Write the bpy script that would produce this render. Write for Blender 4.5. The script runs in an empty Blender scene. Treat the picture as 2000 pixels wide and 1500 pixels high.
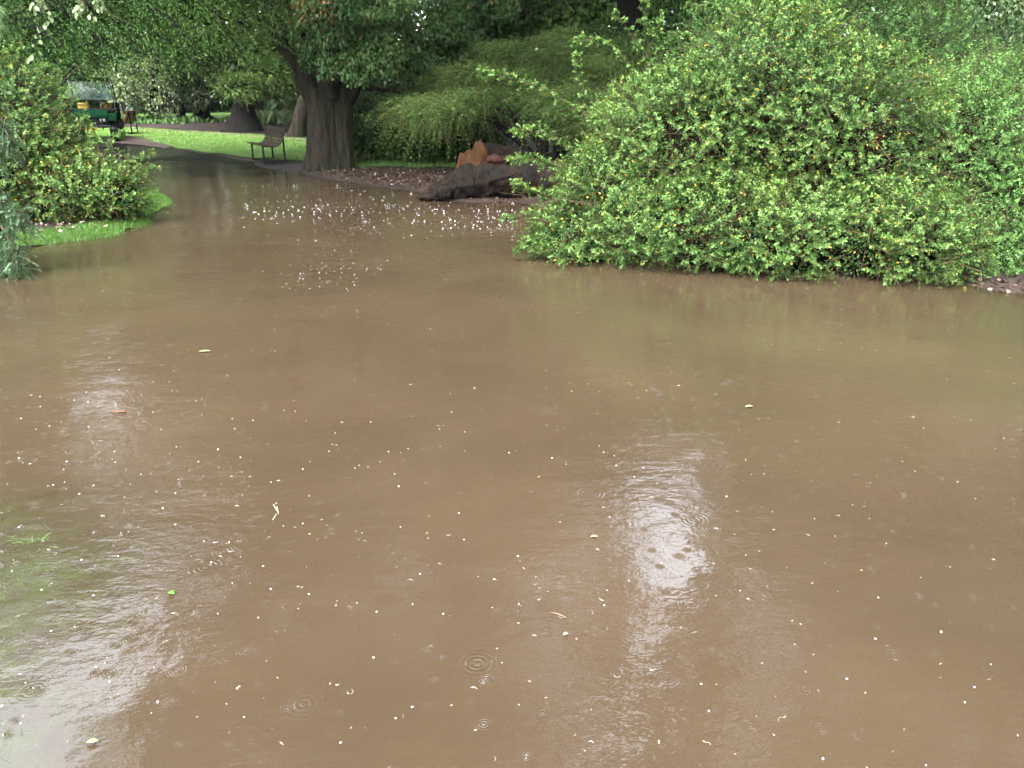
import bpy, bmesh, math, random
import numpy as np
from mathutils import Vector, Matrix
from mathutils.geometry import delaunay_2d_cdt

# ------------------------------------------------------------------ camera, sky, sun, exposure
sc = bpy.context.scene
R = math.radians
C = sc.collection
FOC, PITCH, CAMZ = 1600.0, R(19.4), 1.6
cam_d = bpy.data.cameras.new('camera')
cam_d.sensor_fit = 'HORIZONTAL'; cam_d.sensor_width = 36.0
cam_d.lens = 36.0 * FOC / 2000.0
cam_d.clip_start = 0.05; cam_d.clip_end = 2000
cam = bpy.data.objects.new('camera', cam_d); C.objects.link(cam)
cam.location = (0, 0, CAMZ); cam.rotation_euler = (R(90) - PITCH, 0, 0)
sc.camera = cam

SUN_EL, SUN_AZ = R(58), R(200)      # azimuth clockwise from +Y: behind the camera, a little to its left
world = bpy.data.worlds.new('World'); sc.world = world; world.use_nodes = True
wn = world.node_tree; wn.nodes.clear()
sky = wn.nodes.new('ShaderNodeTexSky'); sky.sky_type = 'NISHITA'; sky.sun_disc = False
sky.sun_elevation = SUN_EL; sky.sun_rotation = SUN_AZ
sky.air_density = 1.0; sky.dust_density = 4.0; sky.ozone_density = 1.0
hs = wn.nodes.new('ShaderNodeHueSaturation'); hs.inputs['Saturation'].default_value = 0.30
bg = wn.nodes.new('ShaderNodeBackground'); bg.inputs['Strength'].default_value = 0.15
wo = wn.nodes.new('ShaderNodeOutputWorld')
wn.links.new(sky.outputs[0], hs.inputs['Color']); wn.links.new(hs.outputs[0], bg.inputs['Color'])
wn.links.new(bg.outputs[0], wo.inputs['Surface'])
sun_d = bpy.data.lights.new('sun', 'SUN'); sun_d.energy = 1.5; sun_d.angle = R(25); sun_d.color = (1.0, 0.97, 0.92)
sun = bpy.data.objects.new('sun', sun_d); C.objects.link(sun)
sdir = Vector((math.sin(SUN_AZ) * math.cos(SUN_EL), math.cos(SUN_AZ) * math.cos(SUN_EL), math.sin(SUN_EL)))
sun.rotation_euler = sdir.to_track_quat('Z', 'Y').to_euler(); sun.location = (0, -5, 30)
sc.view_settings.view_transform = 'Standard'; sc.view_settings.look = 'None'
sc.view_settings.gamma = 1.0; sc.view_settings.use_curve_mapping = False
sc.view_settings.exposure = 4.5
sc.render.engine = 'CYCLES'
cy = sc.cycles
cy.max_bounces = 6; cy.diffuse_bounces = 3; cy.glossy_bounces = 3; cy.transmission_bounces = 4
cy.transparent_max_bounces = 8; cy.caustics_reflective = False; cy.caustics_refractive = False
cy.use_denoising = True
cy.sample_clamp_indirect = 6.0

rng = np.random.default_rng(11)
random.seed(5)

# ------------------------------------------------------------------ picture -> place
CP, SP = math.cos(PITCH), math.sin(PITCH)
def ray(px, py):
    dx = (px - 1000) / FOC; dz = -(py - 750) / FOC
    return np.array([dx, CP + SP * dz, -SP + CP * dz])
def at_z(px, py, z=0.0):
    d = ray(px, py); t = (z - CAMZ) / d[2]
    return np.array([0, 0, CAMZ]) + t * d
def at_Y(px, py, Y):
    d = ray(px, py); t = Y / d[1]
    return np.array([0, 0, CAMZ]) + t * d
def mpp(px, py, Y):                         # metres per photo pixel there
    return (Y / ray(px, py)[1]) / FOC

# ------------------------------------------------------------------ numpy noise
def _hash(ix, iy, iz, seed):
    h = (ix.astype(np.int64) * 374761393 + iy.astype(np.int64) * 668265263 + iz.astype(np.int64) * 2147483647 + seed * 974634777) & 0xffffffff
    h = ((h ^ (h >> 13)) * 1274126177) & 0xffffffff
    h = (h ^ (h >> 16)) & 0xffff
    return h / 65535.0
def noise3(P, seed=0):
    P = np.asarray(P, float); I = np.floor(P).astype(np.int64); F = P - I; F = F * F * (3 - 2 * F)
    out = 0
    for a in (0, 1):
        for b in (0, 1):
            for c in (0, 1):
                w = (F[..., 0] if a else 1 - F[..., 0]) * (F[..., 1] if b else 1 - F[..., 1]) * (F[..., 2] if c else 1 - F[..., 2])
                out = out + w * _hash(I[..., 0] + a, I[..., 1] + b, I[..., 2] + c, seed)
    return out
def fbm(P, seed=0, o=3):
    P = np.asarray(P, float); s = 0; a = 0.5; t = 0
    for k in range(o):
        s = s + a * noise3(P * 2 ** k, seed + k); t += a; a *= 0.5
    return s / t
def norm(v):
    return v / np.maximum(np.linalg.norm(v, axis=-1, keepdims=True), 1e-9)

# ------------------------------------------------------------------ objects
def tag(o, label=None, cat=None, group=None, kind=None):
    if label: o['label'] = label
    if cat: o['category'] = cat
    if group: o['group'] = group
    if kind: o['kind'] = kind
    return o
def thing(name, label, cat, loc, group=None, rotz=0.0):
    o = bpy.data.objects.new(name, None); C.objects.link(o)
    o.location = tuple(float(v) for v in loc); o.rotation_euler = (0, 0, rotz); o.empty_display_size = 0.1
    return tag(o, label, cat, group)
def mesh_np(name, V, faces, mat, parent=None, attrs=None, smooth=False, local=False):
    """faces: list of int arrays (n,k). V world coordinates (made relative to the unrotated parent) unless local."""
    V = np.asarray(V, np.float32)
    if parent is not None and not local:
        off = np.zeros(3); q = parent
        while q is not None:
            off += np.array(q.location); q = q.parent
        V = V - off.astype(np.float32)
    if not isinstance(faces, (list, tuple)): faces = [faces]
    faces = [np.asarray(f, np.int32) for f in faces if len(f)]
    me = bpy.data.meshes.new(name)
    nl = sum(f.size for f in faces); nf = sum(len(f) for f in faces)
    me.vertices.add(len(V)); me.vertices.foreach_set('co', V.ravel())
    me.loops.add(nl); me.loops.foreach_set('vertex_index', np.concatenate([f.ravel() for f in faces]))
    tot = np.concatenate([np.full(len(f), f.shape[1], np.int32) for f in faces])
    st = np.concatenate([[0], np.cumsum(tot)[:-1]]).astype(np.int32)
    me.polygons.add(nf); me.polygons.foreach_set('loop_start', st)
    if smooth: me.polygons.foreach_set('use_smooth', np.ones(nf, bool))
    me.update(calc_edges=True)
    for k, v in (attrs or {}).items():
        a = me.attributes.new(k, 'FLOAT', 'POINT'); a.data.foreach_set('value', np.asarray(v, np.float32))
    me.materials.append(mat)
    o = bpy.data.objects.new(name, me); C.objects.link(o); o.parent = parent
    return o
def bm_obj(name, bm, mat, parent=None, smooth=False):
    me = bpy.data.meshes.new(name); bm.to_mesh(me); bm.free(); me.materials.append(mat)
    if smooth:
        me.polygons.foreach_set('use_smooth', np.ones(len(me.polygons), bool))
    o = bpy.data.objects.new(name, me); C.objects.link(o); o.parent = parent
    return o
class Acc:                                  # gathers vertices / faces / attributes of one mesh
    def __init__(s): s.V = []; s.F = []; s.A = {}; s.n = 0
    def add(s, V, F, **attrs):
        V = np.asarray(V)
        if not isinstance(F, (list, tuple)): F = [F]
        s.V.append(V)
        for f in F: s.F.append(np.asarray(f) + s.n)
        for k, v in attrs.items():
            s.A.setdefault(k, []).append(np.broadcast_to(v, (len(V),)))
        s.n += len(V)
    def build(s, name, mat, parent=None, **kw):
        return mesh_np(name, np.concatenate(s.V), s.F, mat, parent, {k: np.concatenate(v) for k, v in s.A.items()}, **kw)

# ------------------------------------------------------------------ materials
def new_mat(name):
    m = bpy.data.materials.new(name); m.use_nodes = True
    nt = m.node_tree; nt.nodes.clear()
    out = nt.nodes.new('ShaderNodeOutputMaterial')
    return m, nt, out
def N(nt, t, **kw):
    n = nt.nodes.new(t)
    for k, v in kw.items():
        if k in n.inputs: n.inputs[k].default_value = v
        else: setattr(n, k, v)
    return n
ALB = 0.16                                   # all base colours scaled down against raised exposure, so reflected sky reads brighter
def rgba(c): return (c[0] * ALB, c[1] * ALB, c[2] * ALB, 1.0)
def mixc(nt, fac, a, b):
    m = nt.nodes.new('ShaderNodeMix'); m.data_type = 'RGBA'
    for s, v in ((0, fac), (6, a), (7, b)):
        if hasattr(v, 'links') or hasattr(v, 'is_output'): nt.links.new(v, m.inputs[s])
        else: m.inputs[s].default_value = v if s == 0 else rgba(v)
    return m.outputs[2]
def maprange(nt, v, a, b, c=0.0, d=1.0):
    m = nt.nodes.new('ShaderNodeMapRange'); nt.links.new(v, m.inputs[0])
    for i, x in enumerate((a, b, c, d)): m.inputs[i + 1].default_value = x
    return m.outputs[0]
def tex_noise(nt, scale, detail=4, rough=0.55, stretch=None, coord='Object'):
    tc = nt.nodes.new('ShaderNodeTexCoord'); n = nt.nodes.new('ShaderNodeTexNoise')
    n.inputs['Scale'].default_value = scale; n.inputs['Detail'].default_value = detail; n.inputs['Roughness'].default_value = rough
    if stretch:
        mp = nt.nodes.new('ShaderNodeMapping'); mp.inputs['Scale'].default_value = stretch
        nt.links.new(tc.outputs[coord], mp.inputs[0]); nt.links.new(mp.outputs[0], n.inputs['Vector'])
    else: nt.links.new(tc.outputs[coord], n.inputs['Vector'])
    return n.outputs[0]
def bump(nt, h, strength, dist):
    b = nt.nodes.new('ShaderNodeBump'); b.inputs['Strength'].default_value = strength; b.inputs['Distance'].default_value = dist
    nt.links.new(h, b.inputs['Height']); return b.outputs[0]
def leaf_mat(name, c1, c2, old, trans=0.3, rough=0.4, spec=0.5):
    m, nt, out = new_mat(name)
    a1 = N(nt, 'ShaderNodeAttribute', attribute_name='tint'); a2 = N(nt, 'ShaderNodeAttribute', attribute_name='age')
    c1, c2, old = [tuple(x * 1.45 for x in c) for c in (c1, c2, old)]
    col = mixc(nt, a1.outputs['Fac'], c1, c2); col = mixc(nt, a2.outputs['Fac'], col, old)
    p = N(nt, 'ShaderNodeBsdfPrincipled', Roughness=rough); p.inputs['Specular IOR Level'].default_value = spec * .28
    nt.links.new(col, p.inputs['Base Color'])
    tr = nt.nodes.new('ShaderNodeBsdfTranslucent'); g = N(nt, 'ShaderNodeHueSaturation', Saturation=1.15, Value=1.3)
    nt.links.new(col, g.inputs['Color']); nt.links.new(g.outputs[0], tr.inputs[0])
    mx = nt.nodes.new('ShaderNodeMixShader'); mx.inputs[0].default_value = trans
    nt.links.new(p.outputs[0], mx.inputs[1]); nt.links.new(tr.outputs[0], mx.inputs[2]); nt.links.new(mx.outputs[0], out.inputs[0])
    return m
def solid(name, c, rough=0.5, metal=0.0, var=0.15, nscale=8.0, bmp=0.0, spec=0.08, coat=0.0):
    m, nt, out = new_mat(name)
    p = N(nt, 'ShaderNodeBsdfPrincipled', Roughness=rough, Metallic=metal); p.inputs['Specular IOR Level'].default_value = spec
    p.inputs['Coat Weight'].default_value = coat
    n = tex_noise(nt, nscale)
    f = maprange(nt, n, 0.3, 0.7)
    nt.links.new(mixc(nt, f, tuple(x * (1 - var) for x in c), tuple(min(1, x * (1 + var)) for x in c)), p.inputs['Base Color'])
    if bmp: nt.links.new(bump(nt, n, bmp, 0.02), p.inputs['Normal'])
    nt.links.new(p.outputs[0], out.inputs[0]); return m
def bark_mat(name, c1, c2, moss, rough=0.75, zs=0.12, scale=14, mossamt=0.4):
    m, nt, out = new_mat(name)
    p = N(nt, 'ShaderNodeBsdfPrincipled', Roughness=rough); p.inputs['Specular IOR Level'].default_value = 0.06
    n1 = tex_noise(nt, scale, 6, 0.65, (1, 1, zs)); n2 = tex_noise(nt, 2.0, 4); n3 = tex_noise(nt, scale * 2.3, 4, 0.6, (1, 1, 0.3))
    c = mixc(nt, maprange(nt, n1, 0.35, 0.65), c1, c2)
    c = mixc(nt, maprange(nt, n2, 0.62 - mossamt * 0.4, 0.85), c, moss)
    nt.links.new(c, p.inputs['Base Color'])
    ad = N(nt, 'ShaderNodeMath', operation='MULTIPLY_ADD'); nt.links.new(n3, ad.inputs[0]); ad.inputs[1].default_value = 0.35; nt.links.new(n1, ad.inputs[2])
    nt.links.new(bump(nt, ad.outputs[0], 1.0, 0.09), p.inputs['Normal'])
    nt.links.new(p.outputs[0], out.inputs[0]); return m
def ground_mat(name, cols, scales, rough=0.8, bmp=0.6, bdist=0.02, speck=None):
    m, nt, out = new_mat(name)
    p = N(nt, 'ShaderNodeBsdfPrincipled', Roughness=rough); p.inputs['Specular IOR Level'].default_value = 0.5 if rough < .3 else 0.12
    c = cols[0]
    for i, (k, s) in enumerate(zip(cols[1:], scales)):
        n = tex_noise(nt, s, 5, 0.6); c = mixc(nt, maprange(nt, n, 0.42, 0.62), c, k)
    if speck:
        v = nt.nodes.new('ShaderNodeTexVoronoi'); v.inputs['Scale'].default_value = speck[1]
        tc = nt.nodes.new('ShaderNodeTexCoord'); nt.links.new(tc.outputs['Object'], v.inputs['Vector'])
        c = mixc(nt, maprange(nt, v.outputs['Distance'], 0.16, 0.10), c, speck[0])
    nt.links.new(c, p.inputs['Base Color'])
    nt.links.new(bump(nt, tex_noise(nt, scales[-1] * 2, 6, 0.7), bmp, bdist), p.inputs['Normal'])
    nt.links.new(p.outputs[0], out.inputs[0]); return m

M_barb = leaf_mat('barberry_leaf', (0.042, 0.125, 0.038), (0.235, 0.415, 0.095), (0.75, 0.48, 0.05), 0.32, 0.45, 0.35)
M_fine = leaf_mat('fine_leaf', (0.060, 0.170, 0.050), (0.210, 0.430, 0.105), (0.45, 0.40, 0.10), 0.32, 0.5, 0.3)
M_yew = leaf_mat('yew_needle', (0.045, 0.130, 0.036), (0.240, 0.400, 0.110), (0.40, 0.20, 0.07), 0.25, 0.6, 0.2)
M_dark = leaf_mat('dark_leaf', (0.012, 0.060, 0.022), (0.135, 0.270, 0.050), (0.30, 0.30, 0.06), 0.16, 0.5, 0.3)
M_oak = leaf_mat('broad_leaf', (0.030, 0.105, 0.030), (0.130, 0.260, 0.065), (0.40, 0.21, 0.08), 0.32, 0.5, 0.35)
M_pale = leaf_mat('pale_leaf', (0.090, 0.190, 0.075), (0.330, 0.430, 0.200), (0.40, 0.40, 0.15), 0.3, 0.4)
M_spruce = leaf_mat('spruce_needle', (0.055, 0.135, 0.062), (0.185, 0.320, 0.155), (0.25, 0.22, 0.10), 0.1, 0.5)
M_wood_far = leaf_mat('far_leaf', (0.020, 0.070, 0.030), (0.090, 0.165, 0.060), (0.2, 0.2, 0.08), 0.3, 0.5)
M_grass = leaf_mat('grass_blade', (0.090, 0.230, 0.030), (0.240, 0.440, 0.070), (0.45, 0.42, 0.18), 0.3, 0.45)
M_petal = leaf_mat('petal', (0.25, 0.13, 0.09), (0.60, 0.45, 0.40), (0.7, 0.65, 0.6), 0.1, 0.6)
M_twig = solid('twig', (0.11, 0.075, 0.045), 0.7, var=0.3, nscale=20)
M_dead = solid('dead_twig', (0.24, 0.15, 0.08), 0.75, var=0.3, nscale=20)
M_core = solid('dark_core', (0.020, 0.016, 0.010), 1.0, spec=0.0)
M_bark = bark_mat('fissured_bark', (0.010, 0.009, 0.007), (0.100, 0.085, 0.056), (0.028, 0.062, 0.022))
M_bark_dark = bark_mat('dark_bark', (0.010, 0.009, 0.009), (0.038, 0.030, 0.027), (0.020, 0.032, 0.018))
M_lawn = ground_mat('lawn', [(0.13, 0.33, 0.045), (0.19, 0.42, 0.07), (0.26, 0.46, 0.10)], (0.7, 9.0), 0.7, 0.8, 0.03, ((0.62, 0.60, 0.52), 5.0))
M_lawn_plain = ground_mat('verge', [(0.09, 0.20, 0.04), (0.14, 0.27, 0.06), (0.06, 0.06, 0.035)], (1.7, 14.0), 0.7, 0.8, 0.03)
M_mud = ground_mat('mud', [(0.050, 0.034, 0.028), (0.105, 0.066, 0.050), (0.030, 0.022, 0.018)], (1.6, 16.0), 0.55, 0.9, 0.03)
M_mulch = ground_mat('mulch', [(0.055, 0.036, 0.034), (0.090, 0.058, 0.052), (0.025, 0.018, 0.018)], (1.2, 12.0), 0.85, 0.9, 0.03)
M_petals_ground = ground_mat('petal_litter', [(0.16, 0.09, 0.075), (0.26, 0.17, 0.15), (0.09, 0.05, 0.04)], (3.0, 22.0), 0.8, 0.8, 0.02, ((0.6, 0.5, 0.48), 12.0))
M_path = ground_mat('wet_asphalt', [(0.030, 0.027, 0.028), (0.050, 0.044, 0.044), (0.022, 0.02, 0.02)], (0.8, 30.0), 0.16, 0.35, 0.004)
M_gravel = ground_mat('wet_gravel', [(0.15, 0.10, 0.09), (0.20, 0.14, 0.13), (0.09, 0.07, 0.065)], (1.0, 25.0), 0.5, 0.8, 0.01)
M_meadow = ground_mat('woodland_floor', [(0.05, 0.09, 0.025), (0.06, 0.045, 0.03), (0.08, 0.14, 0.03)], (0.15, 1.2), 0.9, 0.6, 0.05)

# water: turbid brown, clear enough over the drowned grass to show it; rain pocks its surface
def water_material():
    m, nt, out = new_mat('flood_water')
    p = N(nt, 'ShaderNodeBsdfPrincipled', Roughness=0.05, IOR=1.42)
    n = tex_noise(nt, 0.6, 3); n2 = tex_noise(nt, 5.0, 4)
    c = mixc(nt, maprange(nt, n, 0.35, 0.65), (0.078, 0.0545, 0.033), (0.100, 0.0695, 0.0425))
    nt.links.new(c, p.inputs['Base Color'])
    tc = nt.nodes.new('ShaderNodeTexCoord')
    fine = tex_noise(nt, 16.0, 3, 0.6, (0.8, 1.25, 1)); wave = tex_noise(nt, 3.2, 2, 0.5, (0.7, 1.5, 1))
    patch = maprange(nt, tex_noise(nt, 0.9, 3), 0.36, 0.62, 0.3, 1.45)
    rings = None
    for sc_, k, off in ((3.2, 150.0, (0, 0, 0)), (5.5, 130.0, (7.3, 2.1, 0)), (2.1, 170.0, (3.3, 9.1, 0)), (8.0, 110.0, (5.3, 4.1, 0))):
        mp = nt.nodes.new('ShaderNodeMapping'); mp.inputs['Location'].default_value = off
        nt.links.new(tc.outputs['Object'], mp.inputs[0])
        v = nt.nodes.new('ShaderNodeTexVoronoi'); v.voronoi_dimensions = '2D'; v.inputs['Scale'].default_value = sc_; v.inputs['Randomness'].default_value = 0.75
        nt.links.new(mp.outputs[0], v.inputs['Vector'])
        sn = N(nt, 'ShaderNodeMath', operation='MULTIPLY'); nt.links.new(v.outputs['Distance'], sn.inputs[0]); sn.inputs[1].default_value = k
        s2 = N(nt, 'ShaderNodeMath', operation='SINE'); nt.links.new(sn.outputs[0], s2.inputs[0])
        env = maprange(nt, v.outputs['Distance'], 0.02, 0.17, 1.0, 0.0)
        sep = nt.nodes.new('ShaderNodeSeparateColor'); nt.links.new(v.outputs['Color'], sep.inputs[0])
        on = maprange(nt, sep.outputs[0], 0.42, 1.0, 0.0, 1.0)
        e2 = N(nt, 'ShaderNodeMath', operation='MULTIPLY'); nt.links.new(env, e2.inputs[0]); nt.links.new(on, e2.inputs[1])
        e3 = N(nt, 'ShaderNodeMath', operation='MULTIPLY'); nt.links.new(s2.outputs[0], e3.inputs[0]); nt.links.new(e2.outputs[0], e3.inputs[1])
        if rings is None: rings = e3.outputs[0]
        else:
            ad = N(nt, 'ShaderNodeMath', operation='ADD'); nt.links.new(rings, ad.inputs[0]); nt.links.new(e3.outputs[0], ad.inputs[1]); rings = ad.outputs[0]
    def mul(a, k):
        q = N(nt, 'ShaderNodeMath', operation='MULTIPLY'); nt.links.new(a, q.inputs[0])
        if isinstance(k, float): q.inputs[1].default_value = k
        else: nt.links.new(k, q.inputs[1])
        return q.outputs[0]
    def add(a, b):
        q = N(nt, 'ShaderNodeMath', operation='ADD'); nt.links.new(a, q.inputs[0]); nt.links.new(b, q.inputs[1]); return q.outputs[0]
    h = add(add(mul(fine, 0.0026), mul(wave, 0.0052)), mul(rings, 0.00090))
    h = mul(h, patch)
    b = nt.nodes.new('ShaderNodeBump'); b.inputs['Strength'].default_value = 1.0; b.inputs['Distance'].default_value = 1.0
    nt.links.new(h, b.inputs['Height']); nt.links.new(b.outputs[0], p.inputs['Normal'])
    # mud seen through less water is fainter: opacity from depth
    at = N(nt, 'ShaderNodeAttribute', attribute_name='opacity')
    refr = nt.nodes.new('ShaderNodeBsdfTransparent'); refr.inputs[0].default_value = (0.86, 0.82, 0.72, 1)
    gl = N(nt, 'ShaderNodeBsdfGlossy', Roughness=0.05); fr = N(nt, 'ShaderNodeFresnel', IOR=1.42)
    nt.links.new(b.outputs[0], gl.inputs['Normal']); nt.links.new(b.outputs[0], fr.inputs['Normal'])
    clear = nt.nodes.new('ShaderNodeMixShader'); nt.links.new(fr.outputs[0], clear.inputs[0]); nt.links.new(refr.outputs[0], clear.inputs[1]); nt.links.new(gl.outputs[0], clear.inputs[2])
    mx = nt.nodes.new('ShaderNodeMixShader'); nt.links.new(at.outputs['Fac'], mx.inputs[0])
    nt.links.new(clear.outputs[0], mx.inputs[1]); nt.links.new(p.outputs[0], mx.inputs[2]); nt.links.new(mx.outputs[0], out.inputs[0])
    return m
M_water = water_material()
M_drop = solid('splash_water', (0.58, 0.59, 0.62), 0.12, var=0.05, spec=0.9)
M_ring = solid('ring_glint', (0.22, 0.19, 0.16), 0.08, var=0.05, spec=0.8)  # lighter than the water: colour stands in for sky reflected off the crests

# ------------------------------------------------------------------ terrain
shore_px = [(-400, 505), (0, 500), (60, 482), (130, 471), (210, 463), (270, 442), (322, 410), (328, 394), (292, 366), (266, 348), (252, 334), (250, 320),
            (330, 313), (400, 314), (480, 322), (560, 334), (600, 343), (660, 353), (740, 365), (815, 374), (855, 391), (930, 397), (1000, 394), (1042, 402),
            (1090, 430), (1120, 455), (1180, 475), (1260, 490), (1350, 502), (1450, 512), (1600, 522), (1780, 535), (1880, 556), (1960, 572), (2060, 580), (2300, 590)]
shore = [at_z(*p)[:2] for p in shore_px] + [np.array(p, float) for p in ((12, 4), (16, -4), (14, -14), (-14, -14), (-16, 2), (-12, 7))]
shore = np.array(shore)
def seg_dist(P, poly):
    P = np.asarray(P, float); best = np.full(len(P), 1e9); inside = np.zeros(len(P), bool)
    n = len(poly)
    for i in range(n):
        a, b = poly[i], poly[(i + 1) % n]; ab = b - a
        t = np.clip(((P - a) @ ab) / (ab @ ab), 0, 1)
        best = np.minimum(best, np.linalg.norm(P - (a + t[:, None] * ab), axis=1))
        c = ((a[1] > P[:, 1]) != (b[1] > P[:, 1]))
        if abs(ab[1]) > 1e-12:
            c &= P[:, 0] < (b[0] - a[0]) * (P[:, 1] - a[1]) / (b[1] - a[1]) + a[0]
        inside ^= c
    return np.where(inside, -best, best)
def hgt(P):
    P = np.atleast_2d(np.asarray(P, float))[:, :2]
    d = seg_dist(P, shore)
    P3 = np.column_stack([P, np.zeros(len(P))])
    nz = fbm(P3 * 1.3, 3) - 0.5
    land = 0.055 * (1 - np.exp(-np.maximum(d, 0) / 0.35)) + 0.02 * np.minimum(np.maximum(d, 0), 28) + nz * 0.05 * np.clip(d / 0.8, 0, 1)
    wat = -0.22 * (1 - np.exp(np.minimum(d, 0) / 0.7)) - 0.004
    # drowned grass bank at the near left
    e = ((P[:, 0] + 2.35) / 1.25) ** 2 + ((P[:, 1] - 1.5) / 1.7) ** 2
    shallow = -0.005 - 0.038 * e * e + (fbm(P3 * 3.0, 8) - 0.5) * 0.045
    wat = np.maximum(wat, np.minimum(shallow, -0.005))
    return np.where(d > 0, land, wat)
def ground_at(px, py):
    d = ray(px, py); z = 0.0
    for _ in range(12):
        t = (z - CAMZ) / d[2]; p = d * t; z = 0.5 * z + 0.5 * float(hgt(p[None, :2])[0])
    t = (z - CAMZ) / d[2]; p = np.array([0, 0, CAMZ]) + d * t; p[2] = float(hgt(p[None, :2])[0])
    return p
def on_ground(x, y): return np.array([x, y, float(hgt(np.array([[x, y]]))[0])])

xs = np.concatenate([-16 - np.geomspace(0.3, 600, 26)[::-1], np.arange(-16, 16.01, 0.16), 16 + np.geomspace(0.3, 600, 26)])
ys = np.concatenate([-15 - np.geomspace(0.3, 600, 20)[::-1], np.arange(-15, 0, 0.5), np.arange(0, 34.01, 0.16), 34 + np.geomspace(0.3, 800, 30)])
GX, GY = np.meshgrid(xs, ys); gp = np.column_stack([GX.ravel(), GY.ravel()]); gz = hgt(gp)
nx, ny = len(xs), len(ys)
idx = np.arange(nx * ny).reshape(ny, nx)
quads = np.stack([idx[:-1, :-1], idx[:-1, 1:], idx[1:, 1:], idx[1:, :-1]], -1).reshape(-1, 4)
tag(mesh_np('ground', np.column_stack([gp, gz]), quads, M_mud, smooth=True), 'dark muddy leaf-strewn ground under and around the flood water', kind='structure')

def sheet(name, poly, mat, off, label, step=0.3, kind='structure'):
    """a polygon (world xy) laid on the terrain"""
    poly = np.array(poly, float)
    pts = [tuple(p) for p in poly]; n = len(poly); edge = []
    V = []
    for i in range(n):
        a, b = poly[i], poly[(i + 1) % n]; k = max(1, int(np.linalg.norm(b - a) / step))
        for j in range(k): V.append(a + (b - a) * j / k)
    V = np.array(V); ne = len(V)
    jit = (fbm(np.column_stack([V * 2.2, np.zeros(ne)]), 21, 4) - 0.5) * 0.35
    V = V + np.column_stack([jit, jit[::-1]])
    lo, hi = V.min(0), V.max(0)
    g = np.stack(np.meshgrid(np.arange(lo[0], hi[0], step), np.arange(lo[1], hi[1], step)), -1).reshape(-1, 2)
    g = g[seg_dist(g, V) < -step * 0.4]
    A = np.concatenate([V, g])
    res = delaunay_2d_cdt([Vector(p) for p in A], [(i, (i + 1) % ne) for i in range(ne)], [list(range(ne))], 1, 1e-5)
    W = np.array([tuple(v) for v in res[0]])
    F = np.array([f for f in res[2] if len(f) == 3])
    a, b, c = W[F[:, 0]], W[F[:, 1]], W[F[:, 2]]
    s = (b[:, 0] - a[:, 0]) * (c[:, 1] - a[:, 1]) - (b[:, 1] - a[:, 1]) * (c[:, 0] - a[:, 0])
    F[s < 0] = F[s < 0][:, ::-1]
    o = mesh_np(name, np.column_stack([W, hgt(W) + off]), F, mat, smooth=True)
    return tag(o, label, kind=kind), V
def gpx(pts): return [ground_at(*p)[:2] for p in pts]

lawn, lawn_poly = sheet('lawn', gpx([(120, 246), (250, 249), (380, 256), (480, 262), (600, 273), (700, 284), (700, 306), (600, 316), (500, 311), (420, 300), (330, 288), (262, 272), (180, 268), (110, 262)]), M_lawn, 0.02, 'bright wet lawn strip behind the bench, scattered with pale petals')
bed, bed_poly = sheet('mulch_bed', gpx([(100, 234), (330, 234), (460, 236), (640, 250), (720, 262), (720, 281), (600, 272), (480, 261), (380, 255), (250, 248), (100, 245)]), M_mulch, 0.02, 'dark mulch bed under the trees beyond the lawn')
strip, strip_poly = sheet('grass_strip', gpx([(680, 314), (760, 316), (890, 318), (960, 322), (960, 331), (890, 329), (760, 327), (680, 326)]), M_lawn_plain, 0.02, 'narrow strip of grass between the petal litter and the muddy bank')
pl, pl_poly = sheet('petal_ground', gpx([(690, 300), (800, 301), (900, 304), (960, 306), (960, 321), (890, 317), (760, 315), (690, 312)]), M_petals_ground, 0.02, 'pinkish litter of fallen petals below the dark shrubs')
verge, verge_poly = sheet('grass_verge', gpx([(-350, 506), (0, 503), (64, 488), (132, 477), (212, 469), (274, 447), (327, 412), (332, 394), (296, 372), (240, 372), (255, 400), (225, 432), (130, 446), (40, 452), (-350, 465)]), M_lawn_plain, 0.012, 'curved verge of wet grass round the foot of the left shrub', 0.2)
path_w = gpx([(60, 262), (250, 262), (275, 276), (340, 291), (430, 303), (492, 319), (510, 330)])
path, _ = sheet('path', path_w + [at_z(560, 400)[:2], at_z(420, 440)[:2], at_z(345, 400)[:2], at_z(300, 362)[:2], ground_at(262, 340)[:2], ground_at(246, 312)[:2], ground_at(150, 290)[:2], ground_at(60, 280)[:2]], M_path, 0.012, 'wet dark asphalt path running down into the flood')
grav, _ = sheet('gravel_apron', gpx([(225, 263), (262, 266), (300, 277), (340, 287), (330, 292), (270, 284), (225, 281)]), M_gravel, 0.030, 'pinkish wet gravel beside the parked vehicle')
sub_poly_w = [(-4.6, -0.2), (-0.9, -0.2), (-0.6, 1.1), (-0.8, 2.2), (-1.6, 3.5), (-3.2, 4.2), (-4.6, 3.4)]
subg, sub_poly = sheet('drowned_grass_bed', sub_poly_w, ground_mat('drowned_turf', [(0.16, 0.36, 0.07), (0.24, 0.46, 0.10), (0.10, 0.14, 0.06)], (1.7, 9.0), 0.7, 0.8, 0.02), 0.004, 'submerged grass seen green through the shallow near water', 0.12)
far, far_poly = sheet('far_lawn', [(-40, 44), (-20, 40), (0, 41), (14, 46), (14, 64), (-14, 68), (-44, 60)], M_lawn, 0.02, 'distant lawn glimpsed between the tree trunks', 1.2)

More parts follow.
